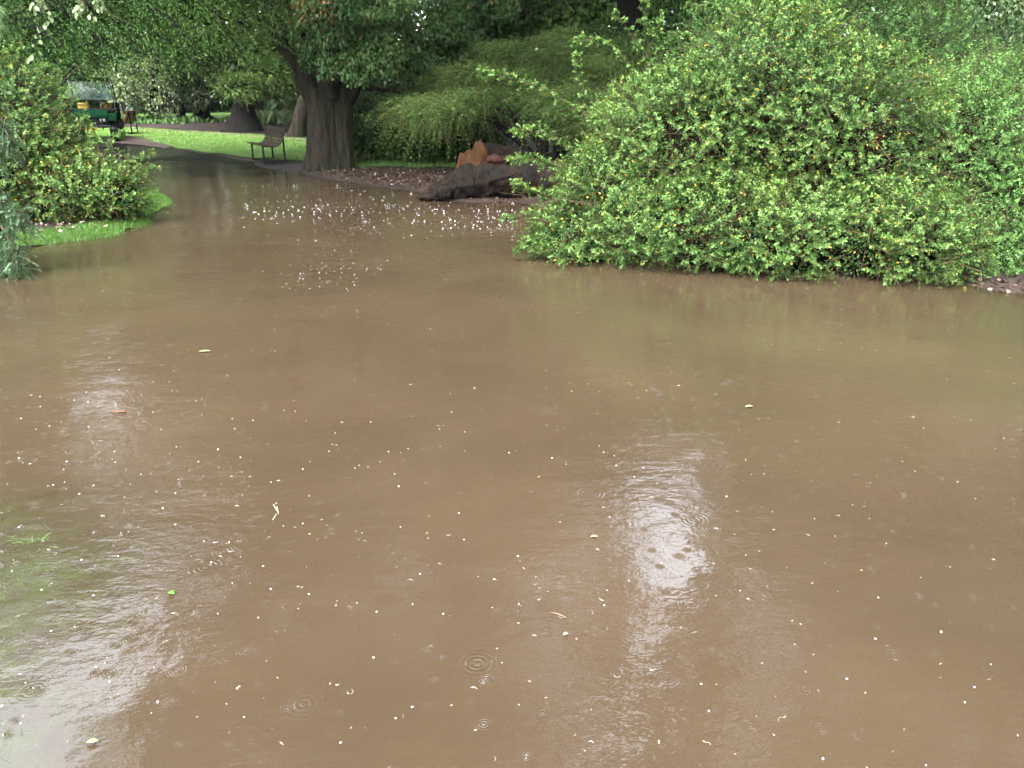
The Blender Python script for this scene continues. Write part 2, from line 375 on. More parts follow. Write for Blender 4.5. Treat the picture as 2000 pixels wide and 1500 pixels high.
# water surface
wxs = np.arange(-17, 17.01, 0.2); wys = np.concatenate([np.arange(-15, 0, 0.5), np.arange(0, 24.01, 0.1)])
WX, WY = np.meshgrid(wxs, wys); wp = np.column_stack([WX.ravel(), WY.ravel()]); wz = hgt(wp)
idx = np.arange(len(wxs) * len(wys)).reshape(len(wys), len(wxs))
q = np.stack([idx[:-1, :-1], idx[:-1, 1:], idx[1:, 1:], idx[1:, :-1]], -1).reshape(-1, 4)
q = q[wz[q].min(1) < 0.02]
op = 1 - np.exp(np.minimum(wz, 0) / 0.026)
used = np.unique(q); rm = np.zeros(len(wp), int); rm[used] = np.arange(len(used))
tag(mesh_np('flood_water', np.column_stack([wp[used], np.zeros(len(used))]), rm[q], M_water, attrs={'opacity': op[used]}, smooth=True),
    'brown turbid flood water pocked by rain, reflecting the shrubs and trees', kind='structure')

# ------------------------------------------------------------------ foliage kit
def leaves(acc, P, D, Nn, L, W, shape='quad', tint=None, age=None, curl=0.0):
    n = len(P); D = norm(D); S = norm(np.cross(Nn, D)); U = np.cross(D, S)
    L = np.broadcast_to(L, n)[:, None]; W = np.broadcast_to(W, n)[:, None]
    tint = rng.random(n) if tint is None else np.broadcast_to(tint, n); age = np.zeros(n) if age is None else np.broadcast_to(age, n)
    i = np.arange(n)[:, None]
    if shape == 'quad':
        V = np.stack([P, P + D * L * .5 + S * W * .5 + U * W * .15, P + D * L - U * L * .12, P + D * L * .5 - S * W * .5 + U * W * .15], 1)
        F = i * 4 + np.array([[0, 1, 2, 3]]); k = 4
    elif shape == 'hex':
        V = np.stack([P, P + D * L * .3 + S * W * .4 + U * W * .12, P + D * L * .72 + S * W * .42 + U * W * .08, P + D * L - U * L * .10,
                      P + D * L * .72 - S * W * .42 + U * W * .08, P + D * L * .3 - S * W * .4 + U * W * .12], 1)
        F = np.concatenate([i * 6 + np.array([[0, 1, 2, 3]]), i * 6 + np.array([[0, 3, 4, 5]])]); k = 6
    else:                                   # tri blade
        V = np.stack([P - S * W * .5, P + S * W * .5, P + D * L], 1); F = i * 3 + np.array([[0, 1, 2]]); k = 3
    acc.add(V.reshape(-1, 3), F, tint=np.repeat(tint, k), age=np.repeat(age, k))
def perp(T):
    a = np.where(np.abs(T[:, 2:3]) < 0.9, np.array([[0, 0, 1.0]]), np.array([[1.0, 0, 0]]))
    U = norm(np.cross(T, a)); return U, np.cross(T, U)
def shoots(acc, O, D, L, K, M, leafL, leafW, bend=0.2, shape='quad', along=0.5, flat=False, old=0.03, tintf=1.2, tb=0.0, stems=None, stem_r=0.003):
    """leafy shoots: K nodes along each, M leaves round each node"""
    n = len(O); D = norm(D); L = np.broadcast_to(L, n); t = (np.arange(K) + 0.6) / K
    down = np.array([0, 0, -1.0])
    Pn = O[:, None] + D[:, None] * (L[:, None] * t)[..., None] + down * (bend * L[:, None] * t ** 2)[..., None]
    T = norm(D[:, None] + down * (2 * bend * t)[None, :, None])
    Pf = Pn.reshape(-1, 3); Tf = T.reshape(-1, 3); U, Vv = perp(Tf)
    lowt = np.clip((fbm(Pf * tintf, 31) - 0.5) * 1.8 + 0.5, 0, 1)
    young = np.tile(t, n)
    for m in range(M):
        ph = rng.random(len(Pf)) * 6.283 if not flat else np.full(len(Pf), m * math.pi) + rng.normal(0, .35, len(Pf))
        Rr = np.cos(ph)[:, None] * U + np.sin(ph)[:, None] * Vv
        Ld = norm(Tf * along + Rr * (1 - along) + rng.normal(0, .18, Pf.shape))
        Nn = (Tf * (1 - along) - Rr * along) if not flat else np.tile([[0, 0, 1.0]], (len(Pf), 1)) + rng.normal(0, .3, Pf.shape)
        sz = rng.uniform(.7, 1.2, len(Pf))
        tint = np.clip(0.40 * lowt + 0.45 * young ** 2 + 0.30 * rng.random(len(Pf)) + tb - .05, 0, 1)
        age = (rng.random(len(Pf)) < old) * rng.uniform(.5, 1, len(Pf))
        leaves(acc, Pf, Ld, Nn, leafL * sz, leafW * sz, shape, tint, age)
    if stems is not None:
        path = np.concatenate([O[:, None], Pn[:, [K // 2, K - 1]]], 1)
        tubes(stems, path, np.full((n, 3), stem_r) * np.array([1, .7, .35]), 3)
def tubes(acc, paths, radii, S=3):
    n, K, _ = paths.shape
    T = np.gradient(paths, axis=1); T = norm(T); Tf = T.reshape(-1, 3); U, V = perp(Tf)
    ph = np.arange(S) / S * 6.2832
    ring = paths.reshape(-1, 3)[:, None] + (U[:, None] * np.cos(ph)[None, :, None] + V[:, None] * np.sin(ph)[None, :, None]) * radii.reshape(-1)[:, None, None]
    b = (np.arange(n)[:, None, None] * K + np.arange(K - 1)[None, :, None]) * S; s = np.arange(S)[None, None]; s2 = (s + 1) % S
    F = np.stack([b + s, b + s2, b + S + s2, b + S + s], -1).reshape(-1, 4)
    acc.add(ring.reshape(-1, 3), F)
def smooth_path(pts, n):
    pts = np.array(pts, float); k = len(pts); t = np.linspace(0, k - 1, n); out = []
    for u in t:
        i = min(int(u), k - 2); f = u - i
        p0, p1, p2, p3 = pts[max(i - 1, 0)], pts[i], pts[i + 1], pts[min(i + 2, k - 1)]
        out.append(0.5 * ((2 * p1) + (-p0 + p2) * f + (2 * p0 - 5 * p1 + 4 * p2 - p3) * f * f + (-p0 + 3 * p1 - 3 * p2 + p3) * f ** 3))
    return np.array(out)
def limb(acc, pts, radii, n=18, S=20, flute=0.0, seed=0, rough=0.06, lobes=5):
    """one woody limb: rings along a path, fluted and knobbly"""
    P = smooth_path(pts, n); r = np.interp(np.linspace(0, len(radii) - 1, n), np.arange(len(radii)), radii)
    T = norm(np.gradient(P, axis=0)); ref = np.array([0.13, 1, 0.05]); U = norm(np.cross(T, ref)); V = np.cross(T, U)
    th = np.arange(S) / S * 6.2832
    fl = 1 + flute * (np.cos(th * lobes + seed) * .6 + np.cos(th * (lobes * 2 + 1) + seed * 2.3) * .4)[None] * np.linspace(1, .35, n)[:, None]
    ring0 = P[:, None] + U[:, None] * np.cos(th)[None, :, None] * r[:, None, None] + V[:, None] * np.sin(th)[None, :, None] * r[:, None, None]
    nz = 1 + rough * 2 * (fbm(ring0 * (1.2 / max(r[0], .05)) * np.array([1, 1, .35]), seed) - .5)
    rr = r[:, None] * fl * nz
    ring = P[:, None] + U[:, None] * (np.cos(th)[None] * rr)[..., None] + V[:, None] * (np.sin(th)[None] * rr)[..., None]
    b = np.arange(n - 1)[:, None] * S; s = np.arange(S)[None]; s2 = (s + 1) % S
    F = np.stack([b + s, b + s2, b + S + s2, b + S + s], -1).reshape(-1, 4)
    V_ = np.concatenate([ring.reshape(-1, 3), P[-1:]]); k = (n - 1) * S
    cap = np.stack([k + np.arange(S), k + (np.arange(S) + 1) % S, np.full(S, n * S)], -1)
    acc.add(V_, [F, cap])
def blob(px, py, Y, rx, rz, ry=None):
    c = at_Y(px, py, Y); k = mpp(px, py, Y)
    return (c, np.array([rx * k, (ry if ry is not None else (rx + rz) * .5 * k), rz * k]))
def cloud(blobs, n, shell=0.35, gap=0.0, gscale=1.0, seed=1, front=0.0, zmin=0.05):
    """n points near the surface of a union of ellipsoids, with outward directions"""
    w = np.array([(b[1][0] * b[1][1] * b[1][2]) ** (2 / 3) for b in blobs]); w = w / w.sum()
    outP, outN = [], []; need = n
    for _ in range(8):
        m = int(need * 1.6) + 64; k = rng.choice(len(blobs), m, p=w)
        c = np.array([b[0] for b in blobs])[k]; r = np.array([b[1] for b in blobs])[k]
        d = norm(rng.normal(size=(m, 3))); f = 1 - np.abs(rng.normal(0, shell, m)); f = np.clip(f, .05, 1)
        f = f * (0.86 + 0.3 * fbm(c + d * r * 1.1, seed + 5))
        P = c + d * r * f[:, None]; Nn = norm(d / r)
        ok = P[:, 2] > zmin
        if gap > 0: ok &= fbm(P * gscale, seed, 3) > gap * (0.6 + .5 * rng.random(m))
        if front > 0: ok &= (rng.random(m) > front) | (Nn[:, 1] < 0.35)
        for (bc, br) in blobs:
            q_ = (((P - bc) / br) ** 2).sum(1); ok &= ~((q_ < 0.30) & (rng.random(m) < .85))
        outP.append(P[ok]); outN.append(Nn[ok]); need -= ok.sum()
        if need <= 0: break
    return np.concatenate(outP)[:n], np.concatenate(outN)[:n]
def line_cloud(pts, n, spread, hang):
    """points along a bough, spread sideways, hanging down from it"""
    P = smooth_path(pts, 24); u = rng.random(n) * 22.99; i = u.astype(int); f = (u - i)[:, None]
    B = P[i] * (1 - f) + P[i + 1] * f
    s = spread * (0.35 + 0.65 * np.sin(np.clip(u / 23, 0.05, 1) * 2.6))[:, None]
    return B + rng.normal(size=(n, 3)) * s * np.array([1, 1, .35]) - np.array([0, 0, 1.0]) * (np.abs(rng.normal(0, hang, n)))[:, None]
UP = np.array([0, 0, 1.0])

def twiggy(acc, blobs, n, r=0.004, length=0.5, seed=2):
    P, Nn = cloud(blobs, n, shell=.25, seed=seed)
    D = norm(Nn * .6 + rng.normal(0, .55, P.shape)); L = length * rng.uniform(.5, 1.2, n)[:, None]
    mid = P + D * L * .5 + rng.normal(0, .04, P.shape); end = P + D * L + rng.normal(0, .06, P.shape) - UP * .05
    tubes(acc, np.stack([P - D * L * .4, mid, end], 1), np.full((n, 3), r) * np.array([1, .8, .4]), 3)

def shrub(name, label, cat, blobs, base, mat, n_shoots, sl, K, M, lL, lW, inner, along=.45, up=.35, shape='hex', old=.03, flat=False, bend=.2, gap=0.0, gscale=1.5,
          tint=0.0, extra=(), twigs=0, dead=0, front=.6, seed=1, stem_r=.003, jit=.45, group=None, core=True, shell=.16):
    root = thing(name, label, cat, base, group)
    a, st = Acc(), Acc()
    P, Nn = cloud(blobs, n_shoots, shell=shell, gap=gap, gscale=gscale, seed=seed, front=front)
    D = norm(Nn + UP * up + rng.normal(0, jit, P.shape))
    shoots(a, P - D * sl * .4, D, sl * rng.uniform(.6, 1.3, len(P)), K, M, lL, lW, bend, shape, along, flat, old, stems=st, stem_r=stem_r, tb=tint)
    for (pts, ln, m_) in extra:             # long arching sprays
        pth = smooth_path(pts, ln); tubes(st, pth[None], np.linspace(.010, .003, ln)[None], 4)
        T = norm(np.gradient(pth, axis=0)); m_ = m_ * 3; k = rng.integers(0, ln, m_)
        shoots(a, pth[k], norm(T[k] * .7 + rng.normal(0, .55, (m_, 3)) + UP * .25), sl * rng.uniform(.15, .40, m_), max(3, K // 2), M, lL * .9, lW * .9, .1, shape, along, flat, old * .5, stems=st, stem_r=stem_r * .7, tb=tint + .05)
    Pi, Ni = cloud([(c, r * .86) for c, r in blobs], inner, shell=.3, seed=seed + 3, front=front * .8)
    leaves(a, Pi, norm(Ni + rng.normal(0, .8, Pi.shape)), norm(UP * .6 + rng.normal(0, .6, Pi.shape)), lL * 1.15, lW * 1.2, 'quad', rng.random(len(Pi)) * .35, (rng.random(len(Pi)) < old * 1.5) * .9)
    a.build('foliage', mat, root)
    if twigs: twiggy(st, [(c, r * .92) for c, r in blobs], twigs, seed=seed + 9)
    # main stems from the root up into the crown
    b = np.array(base); tgt = Pi[rng.choice(len(Pi), 36)]
    mid = b + (tgt - b) * .5 + np.array([0, 0, .18]) + rng.normal(0, .08, tgt.shape)
    b0 = b + rng.normal(0, .16, tgt.shape) * np.array([1, 1, 0])
    tubes(st, np.stack([b0 - UP * .05, mid, tgt], 1), np.tile([.022, .014, .005], (36, 1)), 5)
    tag(st.build('stem', M_twig, root), kind='stuff')
    if dead:
        dd = Acc(); twiggy(dd, [(c + np.array([0, 0, -r[2] * .1]), r * .99) for c, r in blobs], dead, r=.0035, length=.32, seed=seed + 13)
        tag(dd.build('dead_twig', M_dead, root), kind='stuff')
    if core:                                # solid near-black lumps added to block see-through and keep the hollows dark
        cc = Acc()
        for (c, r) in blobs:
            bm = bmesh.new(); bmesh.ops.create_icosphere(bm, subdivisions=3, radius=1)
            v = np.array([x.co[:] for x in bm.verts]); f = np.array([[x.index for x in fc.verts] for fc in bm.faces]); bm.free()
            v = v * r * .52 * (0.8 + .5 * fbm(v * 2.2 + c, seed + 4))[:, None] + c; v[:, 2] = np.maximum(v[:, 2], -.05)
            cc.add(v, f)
        cc.build('core_filler', M_core, root)
    return root

# ------------------------------------------------------------------ the right-hand shrubs
B = blob
main_bl = [B(1150, 450, 8.9, 110, 75, .7), B(1220, 400, 9.1, 150, 130, .9), B(1340, 300, 9.3, 180, 170, 1.1), B(1500, 230, 9.4, 200, 205, 1.3), B(1640, 290, 8.9, 190, 200, 1.2),
           B(1400, 450, 8.4, 240, 105, .85), B(1600, 470, 8.1, 240, 108, .9), B(1740, 470, 7.9, 170, 116, .9), B(1130, 480, 8.6, 90, 50, .6), B(1240, 250, 9.8, 75, 75, .6)]
def wp(pts, Y): return [at_Y(p[0], p[1], Y + (p[2] if len(p) > 2 else 0)) for p in pts]
arch = [(wp([(1250, 250), (1272, 150), (1262, 60), (1258, 14)], 9.6), 16, 34), (wp([(1290, 260), (1296, 170), (1285, 90), (1292, 40)], 9.5), 16, 34),
        (wp([(1270, 170), (1255, 110), (1225, 55), (1205, 28)], 9.6), 12, 16), (wp([(1260, 300), (1180, 250), (1080, 185), (985, 150), (945, 148)], 9.4), 20, 44),
        (wp([(1260, 200), (1230, 130), (1180, 82), (1130, 78)], 9.7), 14, 26), (wp([(1150, 400), (1110, 340), (1060, 315), (1005, 312)], 8.9), 14, 34),
        (wp([(1180, 360), (1110, 290), (1060, 258), (1012, 258)], 9.0), 14, 30), (wp([(1140, 440), (1080, 390), (1040, 372), (1012, 360)], 8.7), 12, 26),
        (wp([(1200, 300), (1150, 220), (1130, 150), (1125, 115)], 9.6), 12, 22), (wp([(1330, 180), (1350, 100), (1335, 70), (1310, 78)], 9.5), 12, 20),
        (wp([(1120, 460), (1060, 430), (1030, 420), (985, 428)], 8.6), 12, 14), (wp([(1400, 160), (1420, 80), (1400, 20), (1350, 10)], 9.5), 14, 30),
        (wp([(1480, 120), (1500, 50), (1515, 0), (1520, -40)], 9.3), 14, 34), (wp([(1540, 120), (1555, 60), (1550, 10)], 9.2), 14, 34), (wp([(1130, 480), (1080, 490), (1040, 478), (1015, 488)], 8.3), 10, 30)]
bb = ground_at(1500, 470)
shrub('barberry_shrub', 'large bright green barberry shrub with yellow flecked leaves overhanging the flood water', 'shrub', main_bl, (bb[0], 9.0, .03), M_barb,
      7600, .29, 8, 5, .031, .0145, 38000, old=.03, extra=arch, twigs=1100, dead=420, gap=.44, gscale=1.9, seed=3, up=.45)

right_bl = [B(1860, 300, 8.9, 150, 150, 1.0), B(1960, 420, 8.5, 150, 145, .9), B(1900, 480, 8.2, 150, 100, .8), B(2040, 500, 8.0, 140, 90, .8), B(1935, 540, 7.7, 95, 34, .5), B(2080, 350, 8.8, 180, 200, 1.1), B(1950, 220, 9.6, 160, 110, 1.0)]
rb = ground_at(1960, 480)
shrub('fine_leaved_shrub', 'soft pale green fine-leaved shrub at the right edge beside the barberry', 'shrub', right_bl, (rb[0], 8.9, .03), M_fine,
      4600, .40, 10, 4, .026, .012, 36000, shape='quad', old=.012, twigs=800, dead=100, seed=23, gap=.3, gscale=2.0, tint=.08, up=.55)

back_bl = [B(1470, 80, 11.6, 140, 100, 1.0), B(1620, 60, 12.0, 160, 110, 1.2), B(1780, 110, 11.8, 140, 90, 1.0), B(1700, -60, 12.6, 200, 120, 1.2), B(1930, 150, 12.0, 120, 60, 1.0)]
shrub('airy_shrub', 'tall airy shrub with feathery mid green shoots rising behind the barberry', 'shrub', back_bl, on_ground(6.2, 12.1), M_fine,
      2300, .55, 12, 4, .030, .012, 16000, shape='quad', old=.01, twigs=500, seed=33, gap=.38, gscale=1.6, tint=-.12, up=.5, core=False)

# ------------------------------------------------------------------ left shrub, spruce, pine sapling
left_bl = [B(40, 230, 11.4, 100, 110, .8), B(30, 330, 11.0, 130, 110, .9), B(92, 300, 11.2, 80, 85, .8), B(160, 365, 11.0, 88, 58, .7), B(230, 375, 11.0, 60, 55, .5), B(-70, 260, 11.3, 120, 150, .9), B(110, 395, 10.8, 110, 42, .5)]
larch = [(wp([(180, 330), (230, 300), (262, 322), (300, 325)], 10.9), 10, 12), (wp([(200, 350), (250, 330), (280, 305), (292, 296)], 10.9), 10, 10), (wp([(150, 300), (190, 280), (180, 250), (168, 236)], 11.0), 10, 14),
         (wp([(190, 320), (215, 290), (222, 270), (238, 262)], 11.0), 10, 12), (wp([(20, 160), (35, 125), (42, 100)], 11.3), 8, 10), (wp([(60, 190), (80, 150), (92, 135)], 11.3), 8, 10), (wp([(0, 150), (10, 110), (22, 96)], 11.3), 8, 12)]
lb = ground_at(130, 432)
shrub('barberry_shrub', 'yellow-green barberry shrub on the grass verge in front of the parked vehicle', 'shrub', left_bl, (lb[0], 11.0, .05), M_barb,
      2500, .30, 7, 5, .036, .017, 22000, old=.04, extra=larch, twigs=600, dead=260, seed=43, up=.5, gap=.34, gscale=2.4)

def spruce():
    root = thing('spruce_tree', 'blue-green spruce with drooping needle boughs at the left edge of the water', 'spruce tree', (-7.2, 8.6, .05))
    tr = Acc(); limb(tr, [(-7.2, 8.6, -.1), (-7.25, 8.6, 2.0), (-7.3, 8.65, 5.5)], [.16, .12, .03], 14, 12, 0, 3); tr.build('trunk', M_bark_dark, root)
    nd, wd = Acc(), Acc()
    boughs = [[(-180, 90), (-80, 130), (-20, 190), (14, 262)], [(-200, 140), (-100, 170), (-30, 230), (4, 285)], [(-200, 330), (-70, 360), (10, 395), (40, 430)], [(-200, 380), (-80, 400), (0, 440), (35, 525)],
              [(-200, 420), (-100, 450), (-20, 480), (10, 535)], [(-220, 340), (-120, 370), (-30, 430), (22, 480)]]
    for i, b in enumerate(boughs):
        pts = np.array([at_Y(p[0], p[1], 8.5 - .35 * k + .12 * (i % 3)) for k, p in enumerate(b)])
        pth = smooth_path(pts, 20); tubes(wd, pth[None], np.linspace(.022, .005, 20)[None], 5)
        m = 150; k = rng.integers(2, 20, m); T = norm(np.gradient(pth, axis=0))[k]
        D = norm(T * .6 + rng.normal(0, .42, (m, 3)) - UP * .45)
        shoots(nd, pth[k] + rng.normal(0, .03, (m, 3)), D, rng.uniform(.08, .26, m), 13, 10, .026, .0075, .2, 'tri', .42, False, .01, stems=wd, stem_r=.004)
    nd.build('foliage', M_spruce, root); tag(wd.build('branch', M_twig, root), kind='stuff')
spruce()

def pine():
    root = thing('pine_sapling', 'pine sapling whose long-needled sprig droops in front of the vehicle windscreen', 'pine', (-8.9, 12.3, .08))
    nd, wd = Acc(), Acc()
    st = np.array([(-8.9, 12.3, 0.0), (-8.85, 12.3, .9), (-8.7, 12.2, 1.6), (-8.5, 12.1, 2.4)])
    limb(wd, st, [.05, .035, .025, .01], 12, 8, 0, 2)
    for b in ([(20, 215), (80, 200), (115, 185), (135, 176)], [(90, 200), (120, 186), (135, 178), (146, 172)], [(-120, 60), (-60, 30), (-20, 22), (0, 22)], [(-100, 90), (-50, 60), (-18, 48), (-6, 50)]):
        pth = smooth_path([at_Y(p[0], p[1], 11.6) for p in b], 10); br = Acc(); tubes(br, pth[None], np.linspace(.012, .005, 10)[None], 5); br.build('branch', M_twig, root)
        m = 110; k = rng.integers(5, 10, m)
        D = norm(rng.normal(0, .55, (m, 3)) + np.array([.55, 0, -.1]))
        P0 = pth[k]; L = rng.uniform(.12, .24, m); W = .006
        pts = np.stack([P0, P0 + D * L[:, None] * .5 + UP * .01, P0 + D * L[:, None] * .85 - UP * L[:, None] * .32], 1)
        S = norm(np.cross(D, UP)); V = np.stack([pts[:, 0] - S * W * .5, pts[:, 0] + S * W * .5, pts[:, 1] + S * W * .5, pts[:, 1] - S * W * .5, pts[:, 2]], 1).reshape(-1, 3)
        i = np.arange(m)[:, None] * 5; tn = np.repeat(rng.random(m), 5)
        nd.add(V, [i + np.array([[0, 1, 2, 3]]), i + np.array([[3, 2, 4]])], tint=tn, age=0.0)
    nd.build('foliage', leaf_mat('pine_needle', (.10, .20, .08), (.26, .38, .18), (.3, .3, .1), .2, .4), root); wd.build('trunk', M_bark_dark, root)
pine()

# ------------------------------------------------------------------ trees
def crown(acc, P, Nn, size, w, droop=.5, old=.02, shape='quad', tb=0.0, tf=.8):
    D = norm(Nn * .4 - UP * droop + rng.normal(0, .5, P.shape)); Nf = norm(UP * .5 + Nn * .6 + rng.normal(0, .5, P.shape))
    tint = np.clip((fbm(P * tf, 77) - .5) * 1.5 + .35 + .35 * rng.random(len(P)) + tb, 0, 1)
    leaves(acc, P, D, Nf, size * rng.uniform(.7, 1.3, len(P)), w * rng.uniform(.7, 1.3, len(P)), shape, tint, (rng.random(len(P)) < old) * rng.uniform(.4, 1, len(P)))
def ball(x, y, z, rx, ry=None, rz=None): return (np.array([x, y, z], float), np.array([rx, ry or rx, rz or rx * .6], float))

def big_tree():
    g = ground_at(642, 330); Y = g[1]; k = mpp(642, 330, Y)
    root = thing('oak_tree', 'massive old tree with a fluted forked trunk standing beside the bench', 'tree', g)
    def w(px, py, dy=0.0): return at_Y(px, py, Y + dy)
    tr = Acc()
    limb(tr, [w(626, 348), w(627, 326), w(629, 290), w(629, 230), w(628, 175)], [.56, .40, .33, .29, .27], 60, 72, .09, 3, .42, 5)
    limb(tr, [w(669, 346, .12), w(668, 324, .12), w(666, 290, .12), w(664, 230, .12), w(666, 170, .1)], [.38, .29, .26, .28, .27], 60, 64, .09, 7, .42, 4)
    limb(tr, [w(600, 340, -.1), w(612, 330, -.1), w(626, 310, 0), w(630, 290, 0)], [.05, .16, .14, .05], 10, 14, .1, 9, .1)
    limb(tr, [w(585, 337, -.35), w(605, 333, -.25), w(628, 318, -.1)], [.03, .08, .14], 8, 10, .1, 19, .1)
    limb(tr, [w(694, 334, .1), w(684, 326, .1), w(672, 300, .1)], [.04, .12, .16], 8, 12, .1, 11, .1)
    tr.build('trunk', M_bark, root, smooth=True)
    lb_ = [([(624, 215), (602, 170), (575, 118), (545, 70), (525, 10), (505, -80), (470, -220)], [.24, .21, .19, .17, .15, .13, .08], 0),
           ([(664, 200), (690, 165), (703, 110), (712, 60), (730, 0), (760, -120), (800, -300)], [.27, .20, .17, .16, .16, .15, .1], .1),
           ([(640, 190), (650, 120), (645, 50), (650, -60), (640, -260)], [.24, .20, .18, .16, .1], -.1),
           ([(662, 190), (672, 130), (678, 60), (690, -40), (720, -200)], [.16, .12, .11, .10, .06], .3),
           ([(690, 172), (730, 172), (775, 178), (830, 165)], [.07, .05, .04, .02], .2), ([(712, 120), (760, 105), (800, 135), (830, 150)], [.07, .05, .04, .02], .2)]
    for i, (pts, rr, dy) in enumerate(lb_):
        a = Acc(); limb(a, [w(p[0], p[1], dy) for p in pts], rr, 24, 14, .05, 20 + i, .08); a.build('limb', M_bark, root, smooth=True)
    f = Acc()
    vis = [B(600, 50, Y - 1.0, 50, 48), B(580, 12, Y - .6, 60, 45), B(650, 35, Y - 1.5, 70, 55), B(640, 125, Y - 1.3, 24, 32), B(692, 125, Y - 1.2, 34, 44), B(745, 90, Y - 1.2, 50, 58), B(760, 40, Y - .8, 80, 70), B(840, 30, Y, 80, 60), B(700, 0, Y - 1.8, 120, 45),
           B(890, 60, Y + 1, 70, 45), B(790, 120, Y, 60, 45), B(930, 10, Y + 1, 90, 40), B(560, 50, Y, 36, 40), B(600, 110, Y - .9, 18, 30)]
    P, Nn = cloud(vis, 19000, shell=.4, gap=.50, gscale=1.5, seed=51)
    D = norm(Nn * .3 - UP * .9 + rng.normal(0, .45, P.shape)); Nf = norm(np.array([0, -.5, .4]) + rng.normal(0, .6, P.shape))
    age = np.where((P[:, 2] > at_Y(600, 60, Y)[2]) & (P[:, 0] < at_Y(700, 60, Y)[0]), .45, .05)
    leaves(f, P, D, Nf, 0.078 * rng.uniform(.6, 1.3, len(P)), .054 * rng.uniform(.6, 1.2, len(P)), 'hex', np.clip((fbm(P * .9, 5) - .5) * 1.6 + .3 + .4 * rng.random(len(P)), 0, 1), (rng.random(len(P)) < age) * rng.uniform(.2, .9, len(P)))
    x0, y0 = g[0], g[1]
    hi = [ball(x0 - 3, y0, 6.2, 3.2), ball(x0 + 3.4, y0, 6.5, 3.4), ball(x0, y0 - 1.5, 7, 3.4), ball(x0 - 4.5, y0 - 1, 9, 3), ball(x0 + 5, y0 - 1, 9.5, 3.2), ball(x0, y0 - 2, 10.5, 4), ball(x0 - 2.5, y0, 13, 3.6), ball(x0 + 3, y0, 13.5, 3.6), ball(x0, y0, 16.5, 3.6), ball(x0 + 1, y0 + 2, 9, 4.5), ball(x0 + 5, y0 - 2, 7.5, 2.5), ball(x0 + 1, y0 - 5, 12.5, 4), ball(x0 + 3.6, y0 - 5.5, 11.5, 2.6), ball(x0 - 1.5, y0 - 5.5, 11, 3.2), ball(x0 + 1.5, y0 - 8.5, 14, 3.4), ball(x0 + 4.4, y0 - 9.5, 13, 2.4), ball(x0 + 3, y0 - 2.5, 15, 3), ball(3.0, 14, 10.3, 1.3, 1.2, .45), ball(1.9, 14, 9.1, .7, .8, .8), ball(-6.8, 13, 12, .9, .9, 3.2), ball(x0 - 2, y0 - 9.5, 13, 2.6), ball(x0 - 6.5, y0 - 2, 7.0, 2.2)]  # clumps ahead of the trunk added to mask sky reflected in the water
    P, Nn = cloud(hi, 40000, shell=.4, gap=.47, gscale=.42, seed=52, zmin=4.4); crown(f, P, Nn, .26, .20, .5)
    P, Nn = cloud([ball(2.4, 10.4, 12.4, 2.4, 1.7, 3.0), ball(2.0, 7.8, 12.4, 2.2, 1.8, 2.2), ball(3.0, 14, 10.4, 1.3, 1.2, .4), ball(3.6, 13, 9.4, .7, .8, 3.0), ball(-6.4, 11.6, 12.6, .8, 1.0, 2.6)], 13000, shell=.45, gap=.30, gscale=.8, seed=55); crown(f, P, Nn, .24, .18, .5)  # unseen clumps added to block and narrow the sky glint on the water
    f.build('crown', M_oak, root)
big_tree()

def tree(name, label, base, trunk, radii, mat_b, crowns, mat_l, flute=.05, limbs=(), group=None, S=18, seed=1, cat='tree'):
    root = thing(name, label, cat, base, group)
    tr = Acc(); limb(tr, trunk, radii, 22, S, flute, seed, .08); tr.build('trunk', mat_b, root, smooth=True)
    for pts, rr in limbs:
        a = Acc(); limb(a, pts, rr, 14, 8, .03, seed + 3, .06); a.build('limb', mat_b, root, smooth=True)
    f = Acc()
    for fn in crowns: fn(f)
    f.build('crown', mat_l, root)
    return root
def crown_cloud(blobs, n, size, w, droop=.5, gap=.4, gs=.8, seed=5, shell=.3, old=.02, tb=0.0, zmin=.3, shape='quad'):
    def fn(acc):
        P, Nn = cloud(blobs, n, shell=shell, gap=gap, gscale=gs, seed=seed, zmin=zmin); crown(acc, P, Nn, size, w, droop, old, shape, tb)
    return fn
def spray_cloud(blobs, n, sl, K, leafL, leafW, dirv, seed=5, gap=.3, gs=.8, old=.05, tb=0., bend=.35, shell=.2, M=2, zmin=.15, jit=.35, flat=True):
    def fn(acc):
        P, Nn = cloud(blobs, n, shell=shell, gap=gap, gscale=gs, seed=seed, zmin=zmin)
        shoots(acc, P, norm(Nn * .7 + np.array(dirv) + rng.normal(0, jit, P.shape)), sl * rng.uniform(.6, 1.4, len(P)), K, M, leafL, leafW, bend, 'quad', .6, flat, old, tintf=.8, tb=tb)
    return fn
def bough_cloud(lines, n, spread, hang, sl, K, leafL, leafW, dirv, old=.03, tb=0., bend=.5, Y=18, M=2):
    def fn(acc):
        for b in lines:
            pts = [at_Y(p[0], p[1], p[2] if len(p) > 2 else Y) for p in b]
            P = line_cloud(pts, n, spread, hang)
            shoots(acc, P, norm(np.array(dirv) + rng.normal(0, .35, P.shape)), sl * rng.uniform(.6, 1.4, n), K, M, leafL, leafW, bend, 'quad', .55, True, old, tintf=.7, tb=tb)
    return fn

